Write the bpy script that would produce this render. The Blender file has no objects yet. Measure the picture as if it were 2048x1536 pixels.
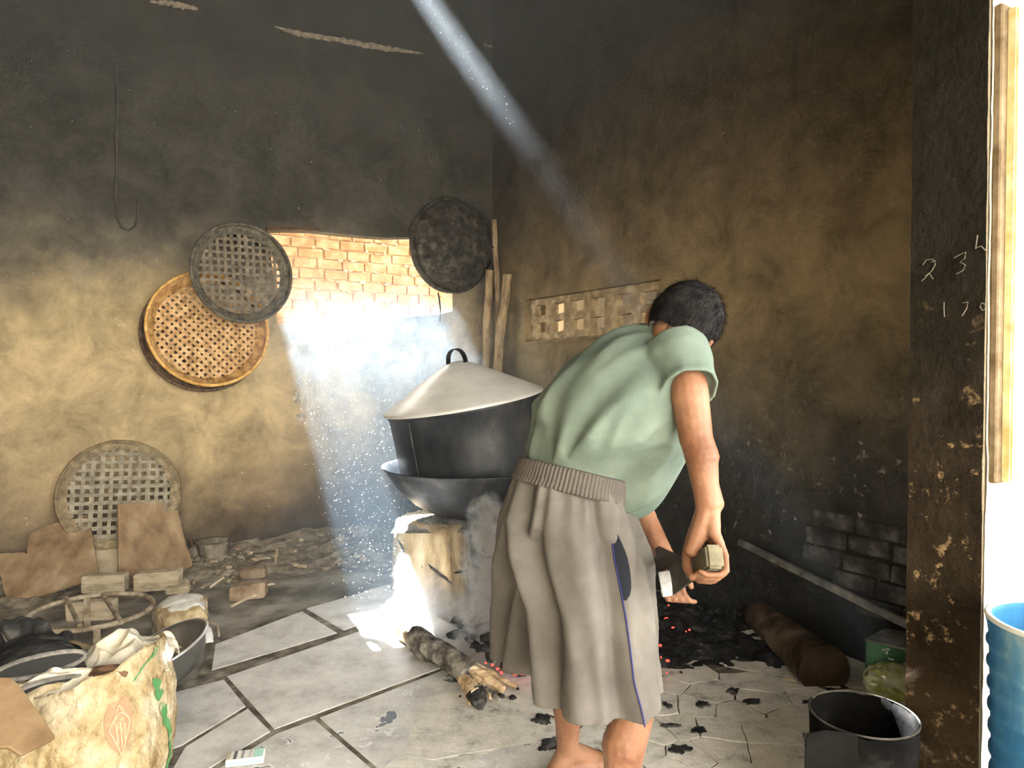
import bpy, bmesh, math, random
import numpy as np
from mathutils import Vector, Matrix, noise

random.seed(7)
scn = bpy.context.scene
COL = scn.collection
PI = math.pi

# ------------------------------------------------------------------ camera
F_PX, CX, CY = 1420.0, 1024.0, 768.0          # focal length in pixels of the 2048x1536 frame
CAM = Vector((0.0, 0.0, 1.28))
PITCH = math.radians(-1.25)
cd = bpy.data.cameras.new('camera')
cd.sensor_width = 36.0
cd.lens = 36.0 * F_PX / 2048.0
cd.clip_start = 0.02
cam = bpy.data.objects.new('camera', cd)
cam.location = CAM
cam.rotation_euler = (math.radians(90) + PITCH, 0, 0)
COL.objects.link(cam)
scn.camera = cam

# ------------------------------------------------------------------ world, sun, exposure
SUN_TO = Vector((-0.60, 1.0, 1.20)).normalized()
world = bpy.data.worlds.new('sky'); scn.world = world; world.use_nodes = True
wn = world.node_tree; bg = wn.nodes['Background']
bg.inputs[0].default_value = (1.0, 0.95, 0.86, 1); bg.inputs[1].default_value = 13.0
sd = bpy.data.lights.new('sun', 'SUN'); sd.energy = 110.0; sd.angle = math.radians(0.6); sd.color = (0.93, 0.97, 1.0)
sun = bpy.data.objects.new('sun', sd); sun.location = (-6, 9, 12)
sun.rotation_euler = SUN_TO.to_track_quat('Z', 'Y').to_euler()
COL.objects.link(sun)
vs = scn.view_settings
vs.view_transform = 'Standard'; vs.look = 'None'; vs.gamma = 1.0; vs.use_curve_mapping = False
vs.exposure = 0.4
cy = scn.cycles
cy.use_denoising = True; cy.use_adaptive_sampling = True; cy.adaptive_threshold = .07
cy.max_bounces = 6; cy.diffuse_bounces = 4; cy.glossy_bounces = 2; cy.volume_bounces = 1; cy.transmission_bounces = 5
cy.sample_clamp_indirect = 6.0
cy.volume_step_rate = 1.0; cy.volume_max_steps = 128
cy.caustics_reflective = False; cy.caustics_refractive = False

# ------------------------------------------------------------------ pixel -> place helpers
_c, _s = math.cos(PITCH), math.sin(PITCH)
def ray(px, py):
    a, b = (px - CX) / F_PX, (CY - py) / F_PX
    return Vector((a, _c - b * _s, _s + b * _c))          # per unit along the optical axis
def P(px, py, d):                                            # point at distance d (metres along +Y)
    r = ray(px, py); return CAM + r * (d / r.y)
def G(px, py, z=0.0):                                        # point on the horizontal plane z
    r = ray(px, py); return CAM + r * ((z - CAM.z) / r.z)
def onplane(px, py, p0, n):
    r = ray(px, py); return CAM + r * ((p0 - CAM).dot(n) / r.dot(n))
C0 = Vector((-0.16, 5.85, 0))                                # room corner on the floor
uL = Vector((-0.866, -0.5, 0)); nL = Vector((0.5, -0.866, 0))       # back-left wall runs along uL, faces nL
uR = Vector((0.52, -0.854, 0)); nR = Vector((-0.854, -0.52, 0))     # right wall
def WL(px, py, off=0.0): return onplane(px, py, C0 + nL * off, nL)
def WR(px, py, off=0.0): return onplane(px, py, C0 + nR * off, nR)
def WLs(px, py):                                             # (s,h) on the left wall
    p = WL(px, py); return ((p - C0).dot(uL), p.z)
def WRs(px, py):
    p = WR(px, py); return ((p - C0).dot(uR), p.z)

# ------------------------------------------------------------------ object helpers
def link(name, me, mat, parent=None, loc=None):
    o = bpy.data.objects.new(name, me)
    if mat is not None and me is not None and not me.materials: me.materials.append(mat)
    COL.objects.link(o)
    if loc is not None: o.location = loc
    if parent is not None: o.parent = parent
    return o
def mk(name, V, F, mat, parent=None, smooth=False, origin=None):
    """one mesh object from WORLD coordinates; origin = bottom centre (or the parent's origin)"""
    A = np.array([tuple(v) for v in V], dtype=float)
    if parent is not None:
        org = np.array(parent_origin(parent)); 
        loc = (0, 0, 0)
    else:
        org = np.array(origin) if origin is not None else np.array([(A[:,0].min()+A[:,0].max())/2, (A[:,1].min()+A[:,1].max())/2, A[:,2].min()])
        loc = tuple(org)
    me = bpy.data.meshes.new(name)
    me.from_pydata([tuple(v) for v in (A - org)], [], [tuple(f) for f in F])
    bm = bmesh.new(); bm.from_mesh(me); bmesh.ops.recalc_face_normals(bm, faces=bm.faces[:]); bm.to_mesh(me); bm.free()
    if smooth:
        me.polygons.foreach_set('use_smooth', [True] * len(me.polygons))
    me.update()
    return link(name, me, mat, parent, loc)
def parent_origin(p):
    v = Vector((0, 0, 0))
    while p is not None:
        v += Vector(p.location); p = p.parent
    return tuple(v)
def empty(name, loc):
    o = bpy.data.objects.new(name, None); o.location = loc; o.empty_display_size = .05
    COL.objects.link(o); return o
def tag(o, label, cat, group=None, kind=None):
    if label: o['label'] = label
    if cat: o['category'] = cat
    if group: o['group'] = group
    if kind: o['kind'] = kind
    return o
def struct(o): o['kind'] = 'structure'; return o

# ------------------------------------------------------------------ geometry helpers (return V,F)
def join(*parts):
    V, F = [], []
    for v, f in parts:
        k = len(V); V += list(v); F += [tuple(i + k for i in q) for q in f]
    return V, F
def frame(T, hint=Vector((0, 0, 1))):
    T = T.normalized()
    a = hint - T * hint.dot(T)
    if a.length < 1e-4: a = Vector((1, 0, 0)) - T * T.x
    a.normalize(); return T, a, T.cross(a)
def loft(rings, cap=True, closed=True):
    n = len(rings[0]); V = [p for r in rings for p in r]; F = []
    m = n if closed else n - 1
    for i in range(len(rings) - 1):
        for j in range(m):
            a, b = i * n + j, i * n + (j + 1) % n
            F.append((a, b, b + n, a + n))
    if cap and closed:
        F.append(tuple(range(n - 1, -1, -1))); k = (len(rings) - 1) * n
        F.append(tuple(range(k, k + n)))
    return V, F
def tube(pts, rad, n=10, cap=True, jit=0.0, flat=1.0, hint=Vector((0, 0, 1)), seed=0):
    pts = [Vector(p) for p in pts]
    rad = rad if isinstance(rad, (list, tuple)) else [rad] * len(pts)
    rings = []
    for i, p in enumerate(pts):
        T = pts[min(i + 1, len(pts) - 1)] - pts[max(i - 1, 0)]
        T, a, b = frame(T, hint)
        r = []
        for j in range(n):
            t = 2 * PI * j / n
            q = a * math.cos(t) * rad[i] * flat + b * math.sin(t) * rad[i]
            if jit: q *= 1 + jit * noise.noise((p + q * 3) * 9 + Vector((seed, 0, 0)))
            r.append(p + q)
        rings.append(r)
    return loft(rings, cap)
def capsule(a, b, ra, rb, n=14):
    a, b = Vector(a), Vector(b)
    T, u, v = frame(b - a, Vector((0.3, 0.2, 1)))
    rings = []
    for k in range(5):
        t = PI / 2 * (k + .35) / 5.35
        c, s = math.cos(t), math.sin(t)
        rings.append([a - T * ra * c + (u * math.cos(2*PI*j/n) + v * math.sin(2*PI*j/n)) * ra * s for j in range(n)])
    for k in range(4, -1, -1):
        t = PI / 2 * (k + .35) / 5.35
        c, s = math.cos(t), math.sin(t)
        rings.append([b + T * rb * c + (u * math.cos(2*PI*j/n) + v * math.sin(2*PI*j/n)) * rb * s for j in range(n)])
    return loft(rings, True)
def chain(pts, rads, n=14):
    return join(*[capsule(pts[i], pts[i+1], rads[i], rads[i+1], n) for i in range(len(pts) - 1)])
def lathe(prof, c, ax=Vector((0, 0, 1)), n=32, hint=Vector((0, 1, 0)), closed=False, wob=0.0):
    """prof: list of (r,z) along axis ax from c"""
    T, a, b = frame(Vector(ax), hint); c = Vector(c); rings = []
    for r, z in prof:
        rings.append([c + T * z + (a * math.cos(2*PI*j/n) + b * math.sin(2*PI*j/n)) * r * (1 + wob * noise.noise(Vector((math.cos(2*PI*j/n)*1.7, math.sin(2*PI*j/n)*1.7, z*4)))) for j in range(n)])
    V, F = loft(rings, False)
    if closed:
        k = len(prof) - 1
        for j in range(n):
            a_, b_ = k * n + j, k * n + (j + 1) % n
            F.append((a_, b_, (j + 1) % n, j))
    return V, F
def box(c, ex, ey, ez):
    """c centre; ex,ey,ez half-extent vectors"""
    c = Vector(c); V = []
    for sx in (-1, 1):
        for sy in (-1, 1):
            for sz in (-1, 1): V.append(c + ex * sx + ey * sy + ez * sz)
    F = [(0,1,3,2),(4,6,7,5),(0,4,5,1),(2,3,7,6),(0,2,6,4),(1,5,7,3)]
    return V, F
def bevel_mesh(V, F, w, seg=1):
    bm = bmesh.new(); vs_ = [bm.verts.new(tuple(v)) for v in V]
    for f in F: bm.faces.new([vs_[i] for i in f])
    bmesh.ops.recalc_face_normals(bm, faces=bm.faces[:])
    bmesh.ops.bevel(bm, geom=bm.edges[:] , offset=w, segments=seg, affect='EDGES', clamp_overlap=True)
    bm.verts.ensure_lookup_table()
    V2 = [v.co.copy() for v in bm.verts]; bm.verts.index_update()
    F2 = [tuple(v.index for v in f.verts) for f in bm.faces]; bm.free()
    return V2, F2
def prism(pts, ext):
    """closed polygon pts (world) extruded by vector ext"""
    pts = [Vector(p) for p in pts]; n = len(pts)
    V = pts + [p + ext for p in pts]
    F = [tuple(range(n)), tuple(range(2*n-1, n-1, -1))] + [(i, (i+1) % n, n + (i+1) % n, n + i) for i in range(n)]
    return V, F
def rock(c, sx, sy, sz, seed, rot=0.0, rough=.35, sub=2):
    bm = bmesh.new(); bmesh.ops.create_icosphere(bm, subdivisions=sub, radius=1)
    o = Vector((seed * 3.1, seed * 1.7, 0)); V = []
    for v in bm.verts:
        p = v.co.copy(); k = 1 + rough * noise.noise(p * 1.3 + o) + rough * .5 * noise.noise(p * 3.1 + o)
        p = Vector([math.copysign(abs(q) ** .72, q) for q in p]) * k
        x, y = p.x * sx, p.y * sy
        V.append(Vector((x * math.cos(rot) - y * math.sin(rot), x * math.sin(rot) + y * math.cos(rot), p.z * sz)) + Vector(c))
    bm.verts.index_update(); F = [tuple(v.index for v in f.verts) for f in bm.faces]; bm.free()
    return V, F
def remesh(V, F, vox, it=4, lam=.5):
    me = bpy.data.meshes.new('tmp'); me.from_pydata([tuple(v) for v in V], [], F); me.update()
    bm = bmesh.new(); bm.from_mesh(me); bmesh.ops.recalc_face_normals(bm, faces=bm.faces[:]); bm.to_mesh(me); bm.free()
    o = bpy.data.objects.new('tmp', me); COL.objects.link(o)
    m = o.modifiers.new('r', 'REMESH'); m.mode = 'VOXEL'; m.voxel_size = vox
    dg = bpy.context.evaluated_depsgraph_get(); dg.update()
    m2 = bpy.data.meshes.new_from_object(o.evaluated_get(dg))
    nv = len(m2.vertices); A = np.zeros(nv * 3); m2.vertices.foreach_get('co', A); A = A.reshape(-1, 3)
    ne = len(m2.edges); E = np.zeros(ne * 2, dtype=np.int64); m2.edges.foreach_get('vertices', E); E = E.reshape(-1, 2)
    deg = np.bincount(E.ravel(), minlength=nv)[:, None].clip(1)
    for _ in range(it):
        S = np.zeros_like(A)
        for k in range(3):
            S[:, k] = np.bincount(E[:, 0], A[E[:, 1], k], nv) + np.bincount(E[:, 1], A[E[:, 0], k], nv)
        A = A * (1 - lam) + S / deg * lam
    F2 = [tuple(p.vertices) for p in m2.polygons]
    bpy.data.objects.remove(o); bpy.data.meshes.remove(me); bpy.data.meshes.remove(m2)
    return A, F2
def poly_holes(outer, holes, to3d, ext):
    """flat polygon with holes in (s,h), mapped by to3d, extruded by ext"""
    bm = bmesh.new(); edges = []
    for loop in [outer] + holes:
        vv = [bm.verts.new(tuple(to3d(*p))) for p in loop]
        for i in range(len(vv)): edges.append(bm.edges.new((vv[i], vv[(i+1) % len(vv)])))
    bmesh.ops.triangle_fill(bm, use_beauty=True, use_dissolve=False, edges=edges)
    g = bmesh.ops.extrude_face_region(bm, geom=bm.faces[:])
    for v in [x for x in g['geom'] if isinstance(x, bmesh.types.BMVert)]: v.co += ext
    bmesh.ops.recalc_face_normals(bm, faces=bm.faces[:])
    bm.verts.index_update(); V = [v.co.copy() for v in bm.verts]; F = [tuple(v.index for v in f.verts) for f in bm.faces]
    bm.free(); return V, F

# ------------------------------------------------------------------ materials
def mat(name, stops, scale=6, detail=8, rough=.85, bump=.25, bscale=None, metal=0, spec=.06, stretch=(1,1,1), coord='Object', nrough=.6, rvar=0.0, distort=0.0, bdist=.01):
    m = bpy.data.materials.new(name); m.use_nodes = True; nt = m.node_tree; N = nt.nodes; L = nt.links
    b = N['Principled BSDF']; b.inputs['Roughness'].default_value = rough; b.inputs['Metallic'].default_value = metal
    b.inputs['Specular IOR Level'].default_value = spec
    tc = N.new('ShaderNodeTexCoord'); mp = N.new('ShaderNodeMapping'); mp.inputs['Scale'].default_value = stretch
    L.new(tc.outputs[coord], mp.inputs[0])
    nz = N.new('ShaderNodeTexNoise'); nz.inputs['Scale'].default_value = scale; nz.inputs['Detail'].default_value = detail
    nz.inputs['Roughness'].default_value = nrough; nz.inputs['Distortion'].default_value = distort
    L.new(mp.outputs[0], nz.inputs['Vector'])
    cr = N.new('ShaderNodeValToRGB'); e = cr.color_ramp.elements
    while len(e) < len(stops): e.new(.5)
    for el, (p, c) in zip(e, stops): el.position = .5 + (p - .5) * .62; el.color = (*c, 1)
    L.new(nz.outputs[0], cr.inputs[0]); L.new(cr.outputs[0], b.inputs['Base Color'])
    if bump:
        n2 = N.new('ShaderNodeTexNoise'); n2.inputs['Scale'].default_value = bscale or scale * 5; n2.inputs['Detail'].default_value = 5
        L.new(mp.outputs[0], n2.inputs['Vector'])
        bp = N.new('ShaderNodeBump'); bp.inputs['Strength'].default_value = bump; bp.inputs['Distance'].default_value = bdist
        L.new(n2.outputs[0], bp.inputs['Height']); L.new(bp.outputs[0], b.inputs['Normal'])
    if rvar:
        mr = N.new('ShaderNodeMapRange'); mr.inputs[3].default_value = rough - rvar; mr.inputs[4].default_value = rough + rvar
        L.new(nz.outputs[0], mr.inputs[0]); L.new(mr.outputs[0], b.inputs['Roughness'])
    m['nz'] = nz.name
    return m
def flat(name, c, rough=.7, metal=0, emit=None, es=0):
    m = bpy.data.materials.new(name); m.use_nodes = True; b = m.node_tree.nodes['Principled BSDF']
    b.inputs['Base Color'].default_value = (*c, 1); b.inputs['Roughness'].default_value = rough; b.inputs['Metallic'].default_value = metal; b.inputs['Specular IOR Level'].default_value = .12
    if emit: b.inputs['Emission Color'].default_value = (*emit, 1); b.inputs['Emission Strength'].default_value = es
    return m
def wallmat(name, bands, fleck=(.62,.56,.44), fl_lo=.64, hmax=5.0, warp=.9, warp2=.35, fleck_h=(0, 2.1), mult=(.45, 1.45)):
    """plaster with soot and other tones in height bands: bands = [(height, colour)]"""
    m = bpy.data.materials.new(name); m.use_nodes = True; nt = m.node_tree; N = nt.nodes; L = nt.links
    b = N['Principled BSDF']; b.inputs['Roughness'].default_value = .92; b.inputs['Specular IOR Level'].default_value = .04
    ge = N.new('ShaderNodeNewGeometry'); sx = N.new('ShaderNodeSeparateXYZ'); L.new(ge.outputs['Position'], sx.inputs[0])
    def nz(scale, det=6, ro=.6, dist=0):
        n = N.new('ShaderNodeTexNoise'); n.inputs['Scale'].default_value = scale; n.inputs['Detail'].default_value = det
        n.inputs['Roughness'].default_value = ro; n.inputs['Distortion'].default_value = dist
        L.new(ge.outputs['Position'], n.inputs['Vector']); return n.outputs[0]
    def ma(op, a, bb, clamp=False):
        n = N.new('ShaderNodeMath'); n.operation = op; n.use_clamp = clamp
        for i, x in enumerate((a, bb)):
            if isinstance(x, (int, float)): n.inputs[i].default_value = x
            else: L.new(x, n.inputs[i])
        return n.outputs[0]
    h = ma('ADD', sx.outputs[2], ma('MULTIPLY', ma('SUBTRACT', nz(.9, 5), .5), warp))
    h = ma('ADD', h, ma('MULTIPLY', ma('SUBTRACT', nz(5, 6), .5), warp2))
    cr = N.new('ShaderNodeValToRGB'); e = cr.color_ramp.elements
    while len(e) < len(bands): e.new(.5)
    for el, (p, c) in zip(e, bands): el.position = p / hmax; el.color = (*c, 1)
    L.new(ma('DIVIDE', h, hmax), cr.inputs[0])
    mr = N.new('ShaderNodeMapRange'); mr.inputs[1].default_value = .3; mr.inputs[2].default_value = .7
    mr.inputs[3].default_value = mult[0]; mr.inputs[4].default_value = mult[1]; L.new(nz(3.3, 10, .72, .4), mr.inputs[0])
    mx = N.new('ShaderNodeMix'); mx.data_type = 'RGBA'; mx.blend_type = 'MULTIPLY'; mx.inputs[0].default_value = 1
    L.new(cr.outputs[0], mx.inputs[6]); L.new(mr.outputs[0], mx.inputs[7])
    # pale flecks where the skin of the plaster has come off
    fr = N.new('ShaderNodeMapRange'); fr.inputs[1].default_value = fl_lo; fr.inputs[2].default_value = fl_lo + .06
    L.new(nz(17, 9, .7), fr.inputs[0])
    hm = N.new('ShaderNodeMapRange'); hm.inputs[1].default_value = fleck_h[1]; hm.inputs[2].default_value = fleck_h[1] - .6
    L.new(h, hm.inputs[0])
    hm2 = N.new('ShaderNodeMapRange'); hm2.inputs[1].default_value = fleck_h[0]; hm2.inputs[2].default_value = fleck_h[0] + .3
    L.new(h, hm2.inputs[0])
    ff = ma('MULTIPLY', ma('MULTIPLY', fr.outputs[0], hm.outputs[0]), ma('MULTIPLY', hm2.outputs[0], .75))
    m2 = N.new('ShaderNodeMix'); m2.data_type = 'RGBA'; m2.inputs[7].default_value = (*fleck, 1)
    L.new(ff, m2.inputs[0]); L.new(mx.outputs[2], m2.inputs[6]); L.new(m2.outputs[2], b.inputs['Base Color'])
    bp = N.new('ShaderNodeBump'); bp.inputs['Strength'].default_value = .55; bp.inputs['Distance'].default_value = .02
    L.new(ma('ADD', nz(45, 6), ma('MULTIPLY', nz(7, 8, .65), 1.4)), bp.inputs['Height']); L.new(bp.outputs[0], b.inputs['Normal'])
    return m
SOOT = (.040, .040, .035)
MW_L = wallmat('sooty plaster back wall', [(0, (.05,.045,.04)), (.25, (.13,.10,.07)), (.55, (.30,.23,.14)), (1.0, (.46,.36,.21)), (1.55, (.42,.33,.19)), (1.95, (.16,.14,.105)), (2.35, (.06,.057,.05)), (4.6, SOOT)])
MW_R = wallmat('side wall soot and painted falloff', [(0, (.018,.018,.018)), (.5, (.032,.032,.031)), (.85, (.075,.073,.068)), (1.15, (.16,.135,.095)), (1.55, (.27,.21,.12)), (2.0, (.19,.145,.085)), (2.6, (.085,.068,.048)), (3.3, SOOT)], fleck=(.42,.41,.38), fl_lo=.6, fleck_h=(.35, 1.3), warp=.6)  # soot, plus light falloff painted into the black foot and paler middle
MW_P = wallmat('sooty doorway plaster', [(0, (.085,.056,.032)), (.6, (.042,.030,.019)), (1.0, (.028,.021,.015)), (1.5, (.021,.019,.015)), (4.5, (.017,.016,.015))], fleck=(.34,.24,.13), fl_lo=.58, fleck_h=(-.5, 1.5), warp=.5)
MW_O = wallmat('pale cream plaster', [(0, (.62,.52,.38)), (1.5, (.72,.64,.50)), (4.5, (.70,.64,.52))], fleck=(.85,.8,.68), warp=.4, mult=(.8,1.1))  # plain cream colour of the outer walls
M_DIRT = mat('dirty concrete floor', [(.3, (.10,.09,.075)), (.5, (.21,.19,.16)), (.7, (.33,.31,.27))], 4, 10, .9, .4, 30, coord='Object')
M_SLAB = mat('grey floor slab', [(.25, (.38,.375,.36)), (.45, (.58,.58,.57)), (.6, (.70,.70,.69)), (.78, (.80,.80,.79))], 6, 14, .42, .22, 60, nrough=.74, spec=.4)
M_SLABC = mat('cracked pale concrete', [(.25, (.20,.19,.175)), (.40, (.54,.53,.49)), (.6, (.70,.68,.63)), (.8, (.78,.76,.71))], 9, 14, .5, .3, 60, nrough=.74, spec=.3)
M_STAIN = mat('spilled lime and soot stain', [(.40, (.05,.055,.065)), (.47, (.80,.80,.79)), (.54, (.62,.62,.61)), (.62, (.10,.10,.11))], 26, 6, .55, .3, 40)
M_SOOTSHADE = mat('soot black for ground and shade', [(.35, (.006,.006,.007)), (.6, (.016,.016,.017)), (.75, (.05,.048,.045))], 12, 10, .95, .6, 50)
# ================================================================== STRUCTURE
def stained_slab():
    m = mat('grey floor slab with lime spills', [(.25, (.36,.355,.34)), (.45, (.54,.54,.53)), (.62, (.66,.66,.64)), (.8, (.76,.76,.74))], 6, 14, .42, .2, 60, nrough=.74, spec=.4)
    nt = m.node_tree; N = nt.nodes; L = nt.links; b = N['Principled BSDF']
    cr = [n for n in N if n.type == 'VALTORGB'][0]; mp = [n for n in N if n.type == 'MAPPING'][0]
    big = N.new('ShaderNodeTexNoise'); big.inputs['Scale'].default_value = 3.2; L.new(mp.outputs[0], big.inputs['Vector'])
    sp = N.new('ShaderNodeTexNoise'); sp.inputs['Scale'].default_value = 13; sp.inputs['Detail'].default_value = 3; sp.inputs['Distortion'].default_value = .6; L.new(mp.outputs[0], sp.inputs['Vector'])
    ad = N.new('ShaderNodeMath'); ad.operation = 'MULTIPLY_ADD'; ad.inputs[1].default_value = .55; L.new(big.outputs[0], ad.inputs[0]); L.new(sp.outputs[0], ad.inputs[2])
    c2 = N.new('ShaderNodeValToRGB'); e = c2.color_ramp.elements
    for _ in range(4): e.new(.5)
    for el, (p, a) in zip(e, [(.0, (0,0,0)), (.885, (0,0,0)), (.905, (.8,.8,.8)), (.925, (.8,.8,.8)), (.94, (0,0,0)), (1, (0,0,0))]): el.position = p; el.color = (*a, 1)
    L.new(ad.outputs[0], c2.inputs[0])
    c3 = N.new('ShaderNodeMapRange'); c3.inputs[1].default_value = .935; c3.inputs[2].default_value = .96; L.new(ad.outputs[0], c3.inputs[0])
    m1 = N.new('ShaderNodeMix'); m1.data_type = 'RGBA'; m1.inputs[7].default_value = (.82,.83,.84,1); L.new(c2.outputs[0], m1.inputs[0]); L.new(cr.outputs[0], m1.inputs[6])
    m2 = N.new('ShaderNodeMix'); m2.data_type = 'RGBA'; m2.inputs[7].default_value = (.07,.08,.11,1); L.new(c3.outputs[0], m2.inputs[0]); L.new(m1.outputs[2], m2.inputs[6])
    L.new(m2.outputs[2], b.inputs['Base Color'])
    return m
M_SLAB2 = stained_slab()

# ---- floor: dirt bed with concrete slabs and a cracked screed as pieces
ROOM = [C0, C0 + uL * 4.7, C0 + uL * 4.7 + uR * 4.5, C0 + uR * 4.5]
V, F = prism([Vector((-9, -9, -.03)), Vector((9, -9, -.03)), Vector((9, 9, -.03)), Vector((-9, 9, -.03))], Vector((0, 0, -.15)))
floor = struct(mk('floor', V, F, M_DIRT, origin=(0, 0, 0)))
M_JOINT = mat('dark dirt in the joints', [(.3, (.06,.053,.042)), (.5, (.16,.14,.112)), (.75, (.33,.30,.25))], 10, 8, .95, .5)
V, F = prism([G(*p) + Vector((0,0,-.0035)) for p in [(395,1352),(428,1280),(612,1214),(800,1162),(1010,1185),(1300,1325),(1480,1310),(1640,1335),(1790,1420),(1900,1560),(1700,1800),(800,1840),(270,1680),(300,1395)]], Vector((0,0,-.012)))
mk('joint_fill', V, F, M_JOINT, parent=floor)
def slab(pxs, m, h=.0, th=.04, bev=.0015):
    pts = [G(*p) for p in pxs]
    c = sum(pts, Vector()) / len(pts)
    pts = [p + (c - p).normalized() * .006 for p in pts]
    dz = h + random.uniform(-.0012, .001)
    V, F = prism([p + Vector((0, 0, dz)) for p in pts], Vector((0, 0, -th)))
    V, F = bevel_mesh(V, F, bev)
    return mk('slab', V, F, m, parent=floor)
SL = [([(451,1352),(547,1459),(884,1335),(741,1254)], M_SLAB),
      ([(421,1341),(428,1288),(605,1221),(677,1265)], M_SLAB),
      ([(610,1217),(686,1261),(790,1223),(870,1180),(800,1160),(715,1187)], M_SLAB),
      ([(300,1395),(449,1357),(495,1411),(365,1490),(290,1520)], M_SLAB),
      ([(366,1494),(497,1415),(544,1461),(400,1548),(330,1560)], M_SLAB),
      ([(552,1465),(630,1437),(750,1540),(640,1640),(420,1545)], M_SLAB2),
      ([(636,1434),(888,1338),(1051,1464),(800,1574),(757,1540)], M_SLAB2),
      ([(806,1580),(1056,1469),(1200,1570),(950,1720)], M_SLAB2),
      ([(745,1250),(889,1331),(985,1293),(840,1213)], M_SLAB),
      ([(894,1334),(1000,1290),(1150,1385),(1057,1460)], M_SLAB2),
      ([(645,1645),(755,1545),(940,1720),(800,1830)], M_SLAB2),
      ([(400,1552),(640,1645),(560,1760),(280,1660)], M_SLAB)]
for p, m in SL: slab(p, m)
# ---- cracked screed: Voronoi pieces, finer toward the middle of the crack field
def clip(poly, p, q):
    """keep side of poly nearer to p than q"""
    mx, my = (p[0]+q[0])/2, (p[1]+q[1])/2; nx, ny = q[0]-p[0], q[1]-p[1]; out = []
    f = lambda a: (a[0]-mx)*nx + (a[1]-my)*ny
    for i in range(len(poly)):
        a, b = poly[i], poly[(i+1) % len(poly)]; fa, fb = f(a), f(b)
        if fa <= 0: out.append(a)
        if (fa < 0 < fb) or (fb < 0 < fa):
            t = fa / (fa - fb); out.append((a[0]+(b[0]-a[0])*t, a[1]+(b[1]-a[1])*t))
    return out
rg = random.Random(11)
area = [G(*p) for p in [(1060,1468),(1155,1388),(1300,1330),(1480,1315),(1640,1345),(1800,1420),(1900,1560),(1700,1760),(1100,1800),(960,1710),(1200,1572)]]
area = [(p.x, p.y) for p in area]
seeds = []
def inside(p, poly):
    c = False
    for i in range(len(poly)):
        a, b = poly[i], poly[i-1]
        if (a[1] > p[1]) != (b[1] > p[1]) and p[0] < (b[0]-a[0])*(p[1]-a[1])/(b[1]-a[1])+a[0]: c = not c
    return c
tries = 0
while len(seeds) < 64 and tries < 9000:
    tries += 1
    p = (rg.uniform(0, 1.6), rg.uniform(1.6, 3.2))
    if not inside(p, area): continue
    dmin = .10 if p[0] < .75 else .15
    if all((p[0]-q[0])**2+(p[1]-q[1])**2 > dmin*dmin for q in seeds): seeds.append(p)
for i, p in enumerate(seeds):
    poly = area[:] if False else [(p[0]-.5,p[1]-.5),(p[0]+.5,p[1]-.5),(p[0]+.5,p[1]+.5),(p[0]-.5,p[1]+.5)]
    for j, q in enumerate(seeds):
        if i != j: poly = clip(poly, p, q)
        if len(poly) < 3: break
    # keep the piece inside the convex-ish field by clipping with mirrored border seeds
    if len(poly) < 3: continue
    c = Vector((sum(a[0] for a in poly)/len(poly), sum(a[1] for a in poly)/len(poly), 0))
    pp = []
    for k in range(len(poly)):
        a, b = Vector((*poly[k], 0)), Vector((*poly[(k+1) % len(poly)], 0))
        for t in (0, .33, .66):
            q = a.lerp(b, t); d = (c - q); L_ = d.length
            if L_ > .32: q = c - d * (.32 / L_); d = c - q
            w = .0022 + .005 * abs(noise.noise(q * 9))
            n_ = noise.noise(q * 14) * .012
            perp = Vector((-(b - a).y, (b - a).x, 0)).normalized()
            # shared edges get the same wobble, so neighbours stay parallel along the crack
            s_ = 1 if (a - b).x > 0 or ((a - b).x == 0 and (a - b).y > 0) else -1
            q2 = q + perp * s_ * n_ * (1 if t else 0)
            pp.append(q2 + d.normalized() * w)
    dz = rg.uniform(-.0012, .0012)
    V, F = prism([q + Vector((0, 0, dz)) for q in pp], Vector((0, 0, -.035)))
    mk('slab', V, F, M_SLABC, parent=floor)
# soot-black patches burnt into the screed (flat stains with their own outline)
M_BLK = mat('black soot stain', [(.3, (.012,.012,.013)), (.55, (.04,.04,.042)), (.75, (.16,.155,.15))], 18, 6, .9, .2)
def blot(px, py, rx, ry, seed, m=M_BLK, z=.0055):
    c = G(px, py); pts = []
    for k in range(44):
        t = 2*PI*k/44; r = 1 + .7 * noise.noise(Vector((math.cos(t)*1.6, math.sin(t)*1.6, seed))) + .45 * noise.noise(Vector((math.cos(t)*5, math.sin(t)*5, seed+3)))
        q = G(px + rx*math.cos(t)*r, py + ry*math.sin(t)*r); pts.append(Vector((q.x, q.y, z)))
    V, F = prism(pts, Vector((0, 0, -.006)))
    return mk('soot_stain', V, F, m, parent=floor)
for k, a in enumerate([(1467,1384,13,5),(1505,1404,17,5),(1405,1410,12,5),(1398,1462,14,5),(1356,1500,20,9),(1340,1452,20,3),(1085,1440,20,8),(1105,1492,22,13),(1612,1405,9,2.4)]):
    blot(*a, k)

# ---- back-left wall with the window hole and a high vent hole
wins = [(535,461),(575,460),(622,461),(670,466),(720,471),(770,475),(822,474),(868,473),(900,478),(906,520),(904,575),(905,622),(880,628),(820,634),(760,637),(690,640),(620,643),(555,646),(552,600),(545,540)]
hole = [WLs(*p) for p in wins]
s0, h0 = .82, 4.36
vent = [(s0-.08,h0-.06),(s0+.08,h0-.06),(s0+.08,h0+.24),(s0-.08,h0+.24)]
def L3(s, h): return C0 + uL * s + Vector((0, 0, h))
V, F = poly_holes([(-.25,-.03),(4.9,-.03),(4.9,4.8),(-.25,4.8)], [hole, vent], L3, -nL * .12)
wall_left = struct(mk('wall_left', V, F, MW_L, origin=(0,0,0)))
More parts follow.
